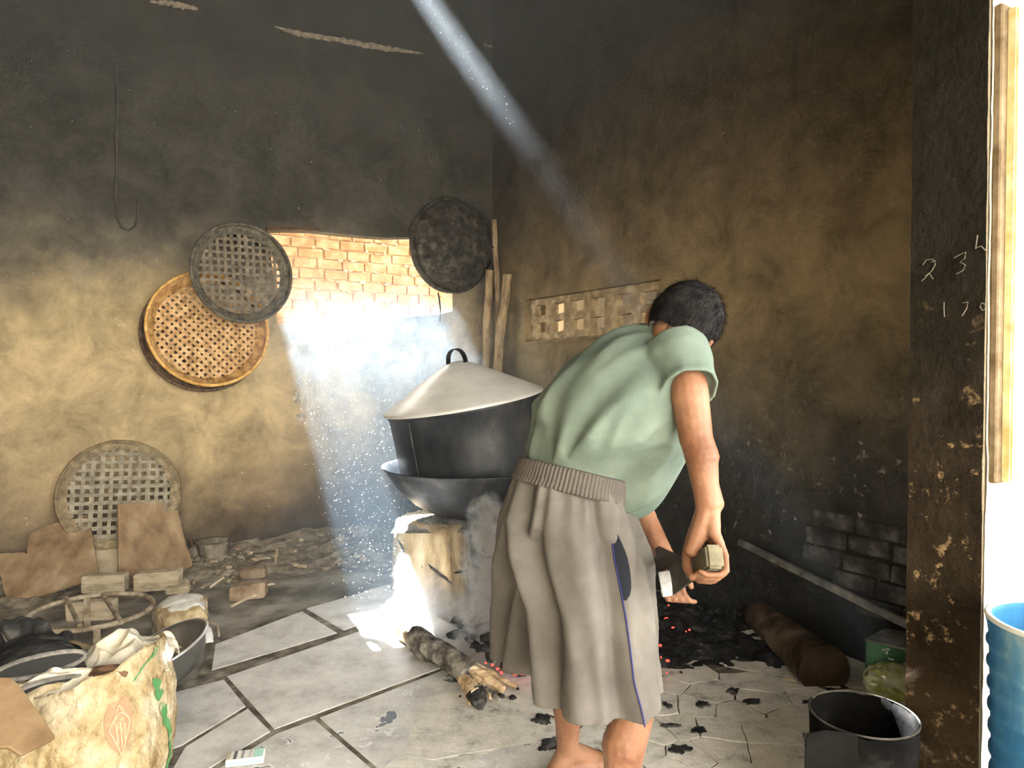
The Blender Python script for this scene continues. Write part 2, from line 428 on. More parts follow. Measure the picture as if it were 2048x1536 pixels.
# plaster scars (skin fallen off along two cracks) as thin recessed-looking ragged patches
M_SCAR = mat('bare pale plaster', [(.3, (.20,.17,.13)), (.5, (.40,.35,.28)), (.7, (.55,.49,.40))], 30, 8, .95, .6, 90)
def scar(path, wids, seed, n=46, wall='L'):
    top, bot = [], []
    for k in range(n + 1):
        t = k / n * (len(path) - 1); i = min(int(t), len(path) - 2); f_ = t - i
        x = path[i][0] + (path[i+1][0] - path[i][0]) * f_; y = path[i][1] + (path[i+1][1] - path[i][1]) * f_
        w = wids[i] + (wids[i+1] - wids[i]) * f_
        top.append((x, y - w * (.5 + .6 * noise.noise(Vector((x * .11, seed, 0))))))
        bot.append((x, y + w * (.5 + .6 * noise.noise(Vector((x * .13, seed, 7))))))
    pts = top + bot[::-1]
    fn = WL if wall == 'L' else WR
    V, F = prism([fn(x, y, .004) for x, y in pts], -(nL if wall == 'L' else nR) * .006)
    return mk('plaster_scar', V, F, M_SCAR, parent=wall_left if wall == 'L' else wall_right)
scar([(300,3),(350,8),(396,18)], [3,14,5], 1)
scar([(550,53),(600,68),(680,80),(760,95),(846,107)], [2,12,9,12,3], 2)
scar([(968,90),(985,93)], [6,4], 3, 12)
scar([(585,795),(597,800),(607,796)], [4,26,5], 4, 14); scar([(588,835),(600,838),(610,832)], [4,22,4], 5, 14)

# timber lintel edge over the hole and a lime-washed rough sill
M_WOODD = mat('old dark timber', [(.3, (.05,.03,.02)), (.6, (.14,.08,.05))], 9, 8, .8, .4, stretch=(1,1,6))
a, b_ = WL(533,459,.012), WL(640,461,.012)
V, F = box((a+b_)/2 + Vector((0,0,.008)), (b_-a)/2, nL*.02, Vector((0,0,.01)))
window = struct(mk('window_1', V, F, M_WOODD))
# ---- right wall with the recessed vent block
vq = [WRs(1050,600), WRs(1050,684), WRs(1318,684), WRs(1318,594)]
v_s0, v_s1 = vq[0][0], vq[2][0]; v_h0, v_h1 = vq[1][1], vq[0][1] 
def R3(s, h): return C0 + uR * s + Vector((0, 0, h))
V, F = poly_holes([(-.0,-.03),(4.3,-.03),(4.3,4.8),(-.0,4.8)], [[(v_s0,v_h0),(v_s1,v_h0),(v_s1,v_h1),(v_s0,v_h1)]], R3, -nR * .2)
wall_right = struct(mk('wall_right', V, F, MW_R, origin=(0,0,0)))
# vent panel: 2 rows of 6 openings
holes = []
cw = (v_s1 - v_s0); 
for i in range(6):
    for j in range(2):
        sx_ = v_s0 + cw * (.045 + i * .158 + (.02 if i > 3 else 0)); w = cw * .095
        hh = (v_h1 - v_h0); y0 = v_h0 + hh * (.22 + j * .40); y1 = y0 + hh * .23
        k = lambda: random.uniform(-.006, .006)
        holes.append([(sx_+k(),y0+k()),(sx_+w/2,y0+k()-.003),(sx_+w+k(),y0+k()),(sx_+w+k(),y1+k()),(sx_+w/2,y1+k()+.003),(sx_+k(),y1+k())])
M_VENT = mat('dusty vent block', [(.3, (.24,.18,.11)), (.55, (.40,.31,.19)), (.7, (.55,.45,.30))], 14, 8, .95, .6, 70)
V, F = poly_holes([(v_s0-.01,v_h0-.01),(v_s1+.01,v_h0-.01),(v_s1+.01,v_h1+.01),(v_s0-.01,v_h1+.01)], holes, lambda s, h: R3(s, h) - nR * .05, -nR * .05)
mk('vent_panel', V, F, M_VENT, parent=wall_right)
# sloping dust ledge under the vent
V, F = prism([R3(v_s0, v_h0 - .005) - nR * .1, R3(v_s0, v_h0 - .01) + nR * .012, R3(v_s0, v_h0 + .02) - nR * .05], uR * cw)
mk('vent_sill', V, F, M_VENT, parent=wall_right)
# exposed bricks low on the right wall (skin of plaster lost): individual bricks proud of the joint
M_BRKG = mat('sooty grey brick', [(.3, (.035,.035,.036)), (.55, (.075,.075,.075)), (.75, (.15,.15,.148))], 12, 8, .95, .5, 60)
bw, bh_, gap = .215, .072, .012
rows = [(.385,2.95,3.75,.0),(.47,2.86,3.75,.11),(.30,3.05,3.75,.06),(.555,2.98,3.75,.03),(.215,3.12,3.75,.1)]
for h, sa, sb, off in rows:
    s = sa + off
    while s < sb:
        L_ = bw * random.uniform(.88, 1.05)
        c = R3(s + L_/2, h + bh_/2 + random.uniform(-.004,.004)) + nR * random.uniform(-.009, .0)
        V, F = box(c, uR * L_/2, nR * .016, Vector((0,0,bh_/2)) + uR * random.uniform(-.003,.003))
        V, F = bevel_mesh(V, F, .006)
        mk('brick', V, F, M_BRKG, parent=wall_right)
        s += L_ + gap

# ---- front wall beside the doorway (its sooty end and its bright outer face), closing walls, roof
Nn = Vector((1.266, 1.90, 0)); eF = Vector((.866, .5, 0)); eB = Vector((-.52, .854, 0))
Nb = Nn + eB * .2
V, F = prism([Nn + Vector((0,0,-.03)), Nn + eF * 2.6 + Vector((0,0,-.03)), Nb + eF * 2.6 + Vector((0,0,-.03)), Nb + Vector((0,0,-.03))], Vector((0,0,4.83)))
# rough the doorway edge a little by subdividing the vertical corner
wall_front = struct(mk('wall_front', V, F, MW_O, origin=(0,0,0)))
def ragged_face(pa, pb, h0, h1, nrm, nu, nv, amp, off):
    rings = []
    for i in range(nv + 1):
        h = h0 + (h1 - h0) * i / nv; r = []
        for j in range(nu + 1):
            p = pa.lerp(pb, j / nu) + Vector((0, 0, h))
            r.append(p + nrm * (off + amp * noise.noise(p * 6) + amp * .6 * noise.noise(p * 19)))
        rings.append(r)
    return loft(rings, False, closed=False)
# sooty render skin on the doorway reveal, slightly uneven
V, F = ragged_face(Nb + eF * 0.0, Nn - eB * 0.0, -.02, 4.0, nR, 16, 260, .005, .006)
reveal = mk('doorway_reveal', V, F, MW_P, parent=wall_front, smooth=True)
nF = Vector((.5, -.866, 0))
V, F = ragged_face(Nn, Nn + eF * 1.6, -.02, 4.0, nF, 60, 160, .004, .006)
mk('outer_render', V, F, MW_O, parent=wall_front, smooth=True)
# chalk sums scribbled on the reveal
M_CHALK = flat('chalk', (.20,.18,.15), .95)
def onrev(px, py): return onplane(px, py, Nb + nR * .0115, nR)
def chalk(pts, w=.0014):
    q = [onrev(x, y) for x, y in pts]; V, F = tube(q, w, 5); return mk('chalk_mark', V, F, M_CHALK, parent=wall_front)
chalk([(1846,530),(1852,520),(1866,518),(1871,528),(1864,541),(1850,556),(1843,562)]); chalk([(1850,552),(1858,546),(1866,558)]); chalk([(1862,524),(1872,521)])
chalk([(1908,516),(1922,508),(1932,504),(1930,516),(1920,524),(1931,530),(1926,541),(1912,548)])
chalk([(1955,470),(1953,486),(1951,498)]); chalk([(1951,496),(1962,492),(1974,504)])
chalk([(1888,604),(1888,620),(1889,634)]); chalk([(1925,606),(1936,604),(1934,616),(1924,632)])
chalk([(1963,606),(1970,608),(1971,617),(1965,621),(1960,614),(1963,606)])
# closing parts that the frame does not show: left end wall, wall over the doorway, roof
V, F = prism([C0 + uL*4.7, C0 + uL*4.9, C0 + uL*4.9 + uR*4.3, C0 + uL*4.7 + uR*4.3], Vector((0,0,4.8)))
struct(mk('wall_end', V, F, MW_L))
A0 = Nn - eF * 3.0
V, F = prism([A0, A0 - eF * 1.6, A0 - eF * 1.6 + eB*.2, A0 + eB*.2], Vector((0,0,4.8)))
struct(mk('wall_door', V, F, MW_O))
V, F = prism([Nn + Vector((0,0,2.95)), A0 + Vector((0,0,2.95)), A0 + eB*.2 + Vector((0,0,2.95)), Nb + Vector((0,0,2.95))], Vector((0,0,1.85)))
struct(mk('wall_lintel', V, F, MW_O))
M_ROOF = mat('sooty roof sheet', [(.3, (.03,.03,.028)), (.7, (.07,.065,.06))], 5, 6, .9, .3)
V, F = prism([C0 - uL*.3 - uR*.25 + Vector((0,0,4.8)), C0 + uL*4.95 - uR*.25 + Vector((0,0,4.8)), C0 + uL*4.95 + uR*4.5 + Vector((0,0,4.8)), C0 - uL*.9 + uR*4.5 + Vector((0,0,4.8))], Vector((0,0,.06)))
struct(mk('ceiling', V, F, M_ROOF))
# unseen porch roof and left side wall, added to hold back daylight
V, F = prism([Nn + eF*.9 + Vector((0,0,3.0)), Nn - eF*5.2 + Vector((0,0,3.0)), Nn - eF*5.2 - eB*2.9 + Vector((0,0,2.8)), Nn + eF*.9 - eB*2.9 + Vector((0,0,2.8))], Vector((0,0,.08)))
struct(mk('ceiling_lightblock', V, F, M_ROOF))
V, F = prism([Nn - eF*4.3, Nn - eF*4.4, Nn - eF*4.4 - eB*6.0, Nn - eF*4.3 - eB*6.0], Vector((0,0,3.6)))
struct(mk('wall_lightblock_left', V, F, MW_O))  # unseen side wall, added so daylight comes from the right
V, F = prism([Nn - eF*4.4 - eB*6.0, Nn - eF*1.9 - eB*6.0, Nn - eF*1.9 - eB*6.15, Nn - eF*4.4 - eB*6.15], Vector((0,0,3.6)))
struct(mk('wall_lightblock_rear', V, F, MW_O))  # unseen wall, added to block light from the left rear

# ---- outside: brick wall seen through the hole, lime wall beyond the vent
M_BRK = mat('orange hollow brick', [(.3, (.29,.125,.06)), (.5, (.36,.17,.088)), (.7, (.43,.245,.145))], 9, 8, .9, .0)
nt = M_BRK.node_tree
wv = nt.nodes.new('ShaderNodeTexWave'); wv.bands_direction = 'Z'; wv.inputs['Scale'].default_value = 22; wv.inputs['Distortion'].default_value = .4
nt.links.new(nt.nodes['Texture Coordinate'].outputs['Object'], wv.inputs['Vector'])
bpn = nt.nodes.new('ShaderNodeBump'); bpn.inputs['Strength'].default_value = .5; bpn.inputs['Distance'].default_value = .006
nt.links.new(wv.outputs['Fac'], bpn.inputs['Height']); nt.links.new(bpn.outputs[0], nt.nodes['Principled BSDF'].inputs['Normal'])
M_MORT = mat('sandy mortar', [(.3, (.30,.225,.13)), (.6, (.42,.33,.20)), (.8, (.50,.41,.28))], 20, 8, .95, .7, 60)
ow = C0 - nL * 1.25
def O3(s, h, off=0): return ow + uL * s + nL * off + Vector((0,0,h))
bwall = tag(empty('brick_wall', O3(1.2, 0)), 'rough orange hollow brick wall outside, seen through the hole in the plaster', 'wall')
V, F = box(O3(1.6, 1.28, -.075), uL*2.6, nL*.075, Vector((0,0,1.28)))
mk('mortar_bed', V, F, M_MORT, parent=bwall)
def O3px(px, py):
    p = onplane(px, py, ow, nL); return ((p - ow).dot(uL), p.z)
sA = O3px(905, 560)[0] - .15; sB = O3px(535, 560)[0] + .45
hA, hB = 1.62, 2.52
me_b = None
r_i = 0; h = hA
while h < hB:
    s = sA + (.11 if r_i % 2 else 0) + random.uniform(-.02,.02)
    while s < sB:
        L_ = random.uniform(.19, .215)
        c = O3(s + L_/2, h + .039 + random.uniform(-.004,.004), random.uniform(-.004,.008))
        V, F = box(c, uL*L_/2 + Vector((0,0,random.uniform(-.002,.002))), nL*.02, Vector((0,0,.039)))
        V, F = bevel_mesh(V, F, .005)
        o = mk('brick', V, F, M_BRK, parent=bwall)
        s += L_ + random.uniform(.012,.02)
    # squeezed-out mortar lumps along the joint
    h += .092; r_i += 1
lum = []
for k in range(130):
    s, hh = random.uniform(sA, sB), hA + .092 * random.randint(0, 9) - .006 + random.uniform(-.01,.012)
    lum.append(rock(O3(s, hh, .018), random.uniform(.008,.03), .012, random.uniform(.006,.014), k, math.atan2(uL.y, uL.x), .6, 1))
V, F = join(*lum); o = mk('mortar_lumps', V, F, M_MORT, parent=bwall); o['kind'] = 'stuff'
vo = C0 - nR * .50
V, F = prism([vo + uR*.2, vo + uR*3.6, vo + uR*3.6 - nR*.12, vo + uR*.2 - nR*.12], Vector((0,0,3.0)))
struct(mk('wall_neighbour', V, F, MW_O))
# ================================================================== STOVE, WOK, STEAMER
M_CLAY = mat('ash-dusted clay block', [(.25, (.16,.13,.09)), (.45, (.36,.28,.17)), (.62, (.52,.42,.27)), (.8, (.62,.55,.42))], 7, 10, .95, .5, 50, stretch=(1,1,.45))
M_ASH = mat('grey wood ash', [(.3, (.10,.10,.10)), (.5, (.24,.24,.235)), (.7, (.38,.38,.37))], 9, 10, .98, .8, 40)
M_CHAR = mat('charcoal', [(.3, (.012,.012,.013)), (.6, (.03,.03,.032)), (.8, (.14,.14,.14))], 16, 8, .8, .7, 60)
st = Vector((-.30, 4.15, 0))
stove = tag(empty('stove', st), 'cracked clay cooking stove carrying the big wok, grey ash on top', 'stove')
def clay_block(name, pts, h, seed, m=M_CLAY, taper=.03):
    n = len(pts); rings = []; c = sum(pts, Vector()) / n; fine = []
    for i in range(n):
        a, b = pts[i], pts[(i+1) % n]
        for k in range(8): fine.append(a.lerp(b, k/8))
    for i in range(13):
        z = h * i / 12; r = []
        for p in fine:
            d = (p - c); q = c + d * (1 - taper * (i/12) - (.05 if i == 12 else 0))
            q = Vector((q.x, q.y, z)); q += d.normalized() * (.018 * noise.noise(q * 7 + Vector((seed,0,0))) + .008 * noise.noise(q * 23))
            if i >= 11: q.z += .012 * noise.noise(q * 14)
            r.append(q)
        rings.append(r)
    V, F = loft(rings, True); return mk(name, V, F, m, parent=stove, smooth=True)
clay_block('stove_leg', [Vector(p) for p in ((-.33,3.74,0),(-.27,3.86,0),(-.25,4.30,0),(-.60,4.42,0),(-.70,4.08,0))], .405, 1)
clay_block('stove_leg', [Vector(p) for p in ((-.55,4.45,0),(-.2,4.55,0),(.0,4.8,0),(-.4,4.95,0),(-.75,4.7,0))], .41, 2, M_SOOTSHADE)  # shade inside the fire mouth put into the leg's black colour
clay_block('stove_leg', [Vector(p) for p in ((.12,4.05,0),(.42,4.15,0),(.38,4.6,0),(.05,4.5,0))], .41, 3, M_SOOTSHADE)  # same black, painted for the shade behind the front leg
# crack lines and a broken foot of the front leg
for pts in ([(856,1128),(868,1140),(880,1150),(893,1158),(906,1170)], [(828,1131),(846,1133),(853,1139)], [(908,1146),(922,1144),(940,1140)], [(796,1080),(806,1095),(808,1118)]):
    q = []
    for x, y in pts:
        q.append(P(x, y, 3.72 + abs(x-905)*.0030))
    V, F = tube(q, [.002]+[.009]*(len(q)-2)+[.002], 6, jit=.4); mk('crack', V, F, M_BLK, parent=stove)
# bed of ash over the legs
bm_pts = [Vector((-.28,3.80,.395)), Vector((-.08,4.04,.395)), Vector((-.2,4.35,.395)), Vector((-.58,4.40,.395)), Vector((-.66,4.1,.395))]
rg = random.Random(3)
def mound(c, rx, ry, h, m, name, parent, seed, rough=.02, n=44, rot=0, base=-.02, sharp=1.0, fr=9):
    V, F = [], []
    for i in range(n + 1):
        for j in range(n + 1):
            u, v = i/n*2-1, j/n*2-1
            rr = min(1, math.sqrt(u*u+v*v)); 
            lim = 1 + .25 * noise.noise(Vector((u*2+seed, v*2, 0)))
            k = max(0, 1 - (rr/lim)**2) ** sharp
            x, y = u*rx, v*ry
            p = Vector(c) + Vector((x*math.cos(rot)-y*math.sin(rot), x*math.sin(rot)+y*math.cos(rot), 0))
            z = base + h * k + (rough * noise.noise(p*fr+Vector((seed,0,0))) + rough*.6*noise.noise(p*fr*2.7) + rough*.35*noise.noise(p*fr*6)) * min(1, k*6)
            p = Vector((p.x, p.y, 0)); dw = (p - C0).dot(nR)
            if dw < .006: p += nR*(.006 - dw)          # stops at the side wall
            V.append(Vector((p.x, p.y, c[2] + z)))
    for i in range(n):
        for j in range(n):
            a = i*(n+1)+j; F.append((a, a+1, a+n+2, a+n+1))
    return mk(name, V, F, m, parent=parent, smooth=False)
mound((-.36,4.1,.405), .30, .26, .035, M_ASH, 'ash_bed', stove, 4, .012, 30)

M_IRON = mat('sooty steel', [(.3, (.018,.020,.024)), (.55, (.038,.041,.047)), (.75, (.10,.095,.09))], 6, 8, .5, .08, 60, metal=.35, spec=.3, rvar=.12)
M_ALU = mat('spun aluminium', [(.3, (.76,.76,.75)), (.6, (.86,.86,.85)), (.8, (.90,.90,.89))], 5, 6, .38, .05, 80, metal=.15, rvar=.08, stretch=(1,1,3))
M_ALUD = mat('scorched aluminium drum', [(.30, (.018,.021,.027)), (.5, (.036,.041,.050)), (.66, (.075,.077,.08)), (.8, (.20,.18,.15))], 3.5, 9, .46, .07, 70, metal=.35, spec=.3, rvar=.12, stretch=(1,1,.5))
wc = P(948, 933, 4.12); wc = Vector((wc.x, wc.y, wc.z)); RW = .52
prof = [(.015,-.30),(.12,-.292),(.24,-.26),(.35,-.20),(.44,-.115),(.50,-.03),(RW,0),(RW+.012,.006),(RW+.012,.012),(RW-.004,.008),(.49,-.03),(.43,-.11),(.34,-.19),(.23,-.25),(.11,-.282),(.01,-.29)]
V, F = lathe(prof, wc, n=64); wok = mk('wok', V, F, M_IRON, smooth=True)
tag(wok, 'wide blackened iron wok resting on the clay stove under the steamer drum', 'wok')
# steamer drum, leaning a little to one side
ax = Vector((-.165, -.065, 1)).normalized()
sb = P(952, 946, 4.12)
steam = tag(empty('steamer_drum', sb), 'tall dented metal steamer drum, scorched dark, standing in the wok', 'pot')
HD = .43
prof = [(.36,-.10),(.385,-.02),(.425,.02),(.428,.10),(.432,.25),(.438,HD-.04),(.445,HD-.03),(.446,HD-.01),(.440,HD),(.430,HD),(.425,HD-.05),(.42,.02)]
V, F = lathe(prof, sb, ax, 72, wob=.012); mk('drum_body', V, F, M_ALUD, parent=steam, smooth=True)
T, a_, b_ = frame(ax, Vector((0,1,0)))
ang = math.radians(205)
def drum_pt(t, r, z): return sb + T*z + (a_*math.cos(t)+b_*math.sin(t))*r
# welded seam strip
cand = min((math.radians(k) for k in range(0,360,2)), key=lambda t: (abs((lambda p: CX + F_PX*p.x/p.y)(drum_pt(t,.43,.1)) - 838) + (1000 if drum_pt(t,.43,.1).y > sb.y else 0)))
V, F = tube([drum_pt(cand, .436+.008*z, z) for z in (.03,.12,.22,.32,.39)], .004, 6); mk('seam', V, F, M_IRON, parent=steam)
# lid
lc = sb + ax * HD
lid = tag(empty('pot_lid', lc), 'pale conical metal lid with a strap handle on the steamer drum', 'lid')
prof = [(.462,-.012),(.466,-.002),(.458,.006),(.40,.038),(.28,.105),(.16,.172),(.07,.216),(.03,.228),(.004,.232),(.004,.224),(.06,.208),(.27,.095),(.455,-.006)]
V, F = lathe(prof, lc, ax, 72, wob=.006); mk('lid_cone', V, F, M_ALU, parent=lid, smooth=True)
hc = lc + ax * .225; hx = (Vector((.80,-.5,0)) - ax*ax.dot(Vector((.80,-.5,0)))).normalized()
pts = []
for k in range(17):
    t = PI * k / 16
    pts.append(hc - hx*math.cos(t)*.062*(1.0 if .1<t<3 else 1.1) + ax*(math.sin(t)**.8*.088 - .012))
pts = [hc - hx*.10 - ax*.052] + [hc - hx*.064 - ax*.03] + pts[1:-1] + [hc + hx*.064 - ax*.03, hc + hx*.10 - ax*.052]
rings = []
side = ax.cross(hx)
for i, p in enumerate(pts):
    tt = (pts[min(i+1,len(pts)-1)] - pts[max(i-1,0)]).normalized(); nn = tt.cross(side).normalized()
    rings.append([p + side*.019 + nn*.0025, p - side*.019 + nn*.0025, p - side*.019 - nn*.0025, p + side*.019 - nn*.0025])
V, F = loft(rings); hd = mk('handle', V, F, M_IRON, parent=lid)
for sg in (-1, 1):
    for q in (-.009, .009):
        V, F = lathe([(0.001,.006),(.004,.005),(.006,.001)], hc + hx*sg*.088 - ax*.047 + side*q, ax, 8); mk('rivet', V, F, M_IRON, parent=hd)

# ================================================================== FIRE: black ground, coal bed, logs, embers
coal = mound((.60,3.50,-.03), .95, .66, .10, M_SOOTSHADE, 'coal_bed', None, 9, .03, 120, rot=-.30, sharp=.9)
tag(coal, 'black bed of coal dust and ash spread over the floor by the stove', 'coal', kind='stuff')
k = 0
def charcoal(px, py, s, seed, z=0.0, ember=False):
    p = G(px, py, z + s*.5)
    V, F = rock((p.x, p.y, z + s*.62), s*random.uniform(.8,1.5), s*random.uniform(.7,1), s*.7, seed, random.uniform(0,3), .5, 1)
    o = mk('ember' if ember else 'charcoal_lump', V, F, M_EMB if ember else M_CHAR)
    if ember: tag(o, 'small glowing red ember lying on the black coal bed', 'ember', 'embers of the fire')
    else: tag(o, 'small black lump of charcoal near the burning logs', 'charcoal', 'charcoal lumps around the fire')
    return o
M_EMB = flat('glowing ember', (.25,.03,.02), .8, emit=(1.0,.06,.04), es=2.2)
M_EMB.cycles.emission_sampling = 'NONE'
rg = random.Random(21)
for i in range(70):
    px, py = rg.uniform(895,1075), rg.uniform(1235,1345)
    if py < 1225 + (px-895)*.1 or py > 1262 + (px-880)*.55: continue
    charcoal(px, py, rg.uniform(.012,.030), i, z=.02 + .10*max(0,(1-abs(px-985)/110))*max(0,min(1,(1345-py)/60)))
for px, py, s in ((1002,1392,.014),(1025,1396,.014),(990,1370,.012),(1035,1378,.008),(1330,1408,.010),(1338,1412,.012),(920,1393,.006),(1340,1330,.008),(1362,1345,.007)): charcoal(px, py, s, int(px))
for i, (px, py) in enumerate([(1337,1211),(1333,1237),(1346,1255),(1379,1260),(1372,1263),(1301,1290),(1320,1291),(1308,1301),(1312,1310),(1322,1315),(1336,1322),(1304,1318),(1334,1346),(985,1330),(995,1338),(1003,1346),(1015,1342),(1030,1349),(1045,1347),(1058,1343),(972,1326),(940,1352),(955,1358)]):
    charcoal(px, py, random.uniform(.004,.009), 100+i, z=.07 if py < 1325 else .03, ember=True)
M_BARK = mat('charred bark', [(.3, (.03,.028,.026)), (.5, (.12,.11,.10)), (.7, (.32,.30,.27))], 14, 9, .9, .9, 30, stretch=(1,1,1))
M_SPLIT = mat('split firewood', [(.3, (.30,.20,.11)), (.55, (.58,.43,.27)), (.75, (.76,.63,.46))], 9, 8, .85, .6, 50, stretch=(1,4,1))
def log(name, a, b, ra, rb, m, label, cat='log', seed=0, n=14, jit=.35, steps=16, group=None, bend=.01):
    a, b = Vector(a), Vector(b); pts = [a.lerp(b, k/steps) + Vector((noise.noise(Vector((k*.35,seed,0))), noise.noise(Vector((k*.35,seed,5))), noise.noise(Vector((k*.35,seed,9)))*.5))*bend for k in range(steps+1)]
    V, F = tube(pts, [ra+(rb-ra)*k/steps for k in range(steps+1)], n, jit=jit, seed=seed)
    return V, F
fl = tag(empty('burning_log', G(905,1330)), 'thick charred log with pale split end smoking on the slabs', 'firewood')
V, F = log('x', G(826,1278,.06)+Vector((0,0,.0)), G(945,1345,.05), .055, .048, M_BARK, '', seed=3); mk('bark', V, F, M_BARK, parent=fl)
for j, (p0, p1, r) in enumerate([((938,1338),(1008,1378),.03),((945,1350),(985,1392),.022),((950,1332),(1030,1372),.02),((930,1345),(1000,1400),.014)]):
    V, F = log('x', G(*p0, .05), G(*p1, .022), r, r*.55, M_SPLIT, '', seed=j+7, n=8, jit=.5); mk('split_end', V, F, M_SPLIT if j != 3 else M_BARK, parent=fl)
f2 = tag(empty('firewood_stub', G(945,1385)), 'short stub of split wood with a burnt black tip', 'firewood')
V, F = log('x', G(920,1352,.035), G(953,1392,.03), .018, .034, M_SPLIT, '', seed=31, n=9, jit=.6); mk('wood', V, F, M_SPLIT, parent=f2)
V, F = log('x', G(951,1390,.03), G(962,1408,.028), .036, .024, M_CHAR, '', seed=33, n=9, jit=.5, steps=6); mk('burnt_tip', V, F, M_CHAR, parent=f2)
f3 = tag(mk('firewood_stick', *log('x', G(800,1262,.03), G(870,1318,.03), .022, .018, M_BARK, '', seed=51, n=8, jit=.4), M_SPLIT), 'thin pale stick lying against the charred log in the sun patch', 'firewood')

# ================================================================== CORNER: poles, dark basket, cords
M_POLE = mat('dusty wooden pole', [(.3, (.17,.12,.07)), (.55, (.33,.25,.15)), (.75, (.44,.35,.22))], 20, 8, .95, .7, 60, stretch=(1,1,.3))
for k, (t0, t1, r, lab) in enumerate([
    ((1015,549,.07),(996,716),.042,'stout dusty wooden pole with a sawn top leaning in the corner, nearest the vent'),
    ((988,440,.10),(1000,716),.026,'tallest thin wooden pole leaning in the corner between two shorter poles'),
    ((979,540,.16),(972,716),.034,'slim dusty wooden pole leaning in the corner beside the hanging dark basket')]):
    top = WR(t0[0], t0[1], t0[2]); bx_ = t0[0] + (t1[0]-t0[0])*(1040-t0[1])/(t1[1]-t0[1])
    bot = P(bx_, 1048, 5.62 + .06*k); bot.z = .02
    V, F = log('p', bot, top, r, r*.86, M_POLE, '', seed=60+k, n=12, jit=.12, steps=20)
    tag(mk('wooden_pole', V, F, M_POLE), lab, 'pole')
M_BASKD = mat('soot-black woven basket', [(.3, (.022,.02,.018)), (.55, (.05,.046,.04)), (.75, (.10,.09,.075))], 18, 8, .9, .9, 55)
bc = WL(901, 492, .05); bax = (nL*.9 + Vector((.28,-.1,-.05))).normalized()
dk = tag(empty('dark_basket', bc), 'large soot-black round basket hung bottom-out by the room corner', 'basket')
V, F = lathe([(.365,-.02),(.372,.0),(.372,.03),(.365,.036),(.352,.036),(.350,.05),(.340,.09),(.306,.16),(.248,.215),(.16,.25),(.05,.262),(.004,.263)], bc, bax, 56, wob=.02); mk('basket_shell', V, F, M_BASKD, parent=dk, smooth=True)
V, F = lathe([(.360+.012*math.cos(2*PI*k/8), .04+.014*math.sin(2*PI*k/8)) for k in range(8)], bc, bax, 56, closed=True); mk('rim', V, F, M_BASKD, parent=dk, smooth=True)
T_, qa, qb = frame(bax, Vector((0,0,1)))
for k in range(16):        # staves
    t = 2*PI*k/16
    d = qa*math.cos(t)+qb*math.sin(t)
    V, F = tube([bc + d*r + bax*z for r, z in ((.354,.045),(.345,.092),(.311,.165),(.253,.222),(.165,.256))], .006, 5); mk('stave', V, F, M_BASKD, parent=dk)
M_CORD = flat('black cord', (.02,.02,.02), .9)
V, F = tube([WL(876,585,.16), WL(879,600,.15), WL(881,620,.14), WL(880,642,.14)], .006, 6)
tag(mk('cord', V, F, M_CORD), 'black cord dangling below the dark basket in front of the hole', 'cord')
V, F = tube([WL(x,y,.012) for x,y in ((233,120),(234,180),(234,250),(233,330),(231,400),(234,435),(243,455),(258,461),(270,452),(276,430),(278,390))], .006, 6)
tag(mk('hanging_wire', V, F, mat('sooty wire', [(.3,(.03,.03,.028)),(.7,(.09,.085,.08))], 8, rough=.8)), 'thin sooty wire hanging in a loop down the dark back wall', 'wire')
# ================================================================== BAMBOO TRAYS
def tray(name, label, c, ax, r, depth, pitch, rot, mats, inner=.80, wid=.5, group=None, hint=Vector((0,0,1)), rim_r=.011):
    """shallow round woven tray; ax = opening direction"""
    root = tag(empty(name, c), label, 'basket', group)
    T, a, b = frame(ax, hint); c = Vector(c)
    a, b = a*math.cos(rot)+b*math.sin(rot), -a*math.sin(rot)+b*math.cos(rot)
    mr, ms, mw = mats
    r0 = r * inner
    V, F = lathe([(r+rim_r*math.cos(2*PI*k/8), rim_r*1.3*math.sin(2*PI*k/8)) for k in range(8)], c, ax, 60, closed=True); mk('rim', V, F, mr, parent=root, smooth=True)
    V, F = lathe([(r*1.004,.004),(r*.99,-depth*.35),(r*.94,-depth*.75),(r0*1.02,-depth),(r0*.985,-depth-.004),(r0*.985,-depth+.004),(r*.93,-depth*.7),(r*.975,-depth*.3),(r*.99,.006)], c, ax, 60, closed=False); mk('woven_side', V, F, mw, parent=root, smooth=True)
    n = int(r0 / pitch)
    for dr in (0, 1):
        u, v = (a, b) if dr == 0 else (b, a)
        for i in range(-n, n + 1):
            o = i * pitch; hl = math.sqrt(max(0, r0*r0 - o*o))
            if hl < pitch * .8: continue
            m_ = int(hl / pitch); pts = []
            ks = [-hl] + [q*pitch for q in range(-m_, m_+1)] + [hl]
            for kk, x in enumerate(ks):
                q = round(x / pitch); z = .0026 * (1 if (q + i + dr) % 2 else -1)
                if kk in (0, len(ks)-1): z = 0
                pts.append(c + u*x + v*(o + .0015*math.sin(i*3.1+x*20)) + T*(-depth + z))
            w = pitch*wid/2*random.uniform(.85,1.12)
            rings = [[p + v*w + T*.0012, p - v*w + T*.0012, p - v*w - T*.0012, p + v*w - T*.0012] for p in pts]
            V, F = loft(rings); mk('strip', V, F, ms, parent=root)
    return root
def bamb(nm, c1, c2, c3, wv=0):
    return mat(nm, [(.3, c1), (.55, c2), (.75, c3)], 22, 7, .7, .8 if wv else .4, 90 if wv else 50)
gold = [bamb('golden bamboo rim',(.42,.22,.06),(.66,.40,.13),(.8,.55,.22)), bamb('golden bamboo strip',(.34,.20,.09),(.56,.36,.18),(.70,.50,.28)), bamb('golden woven bamboo',(.36,.19,.06),(.60,.36,.14),(.74,.50,.22),1)]
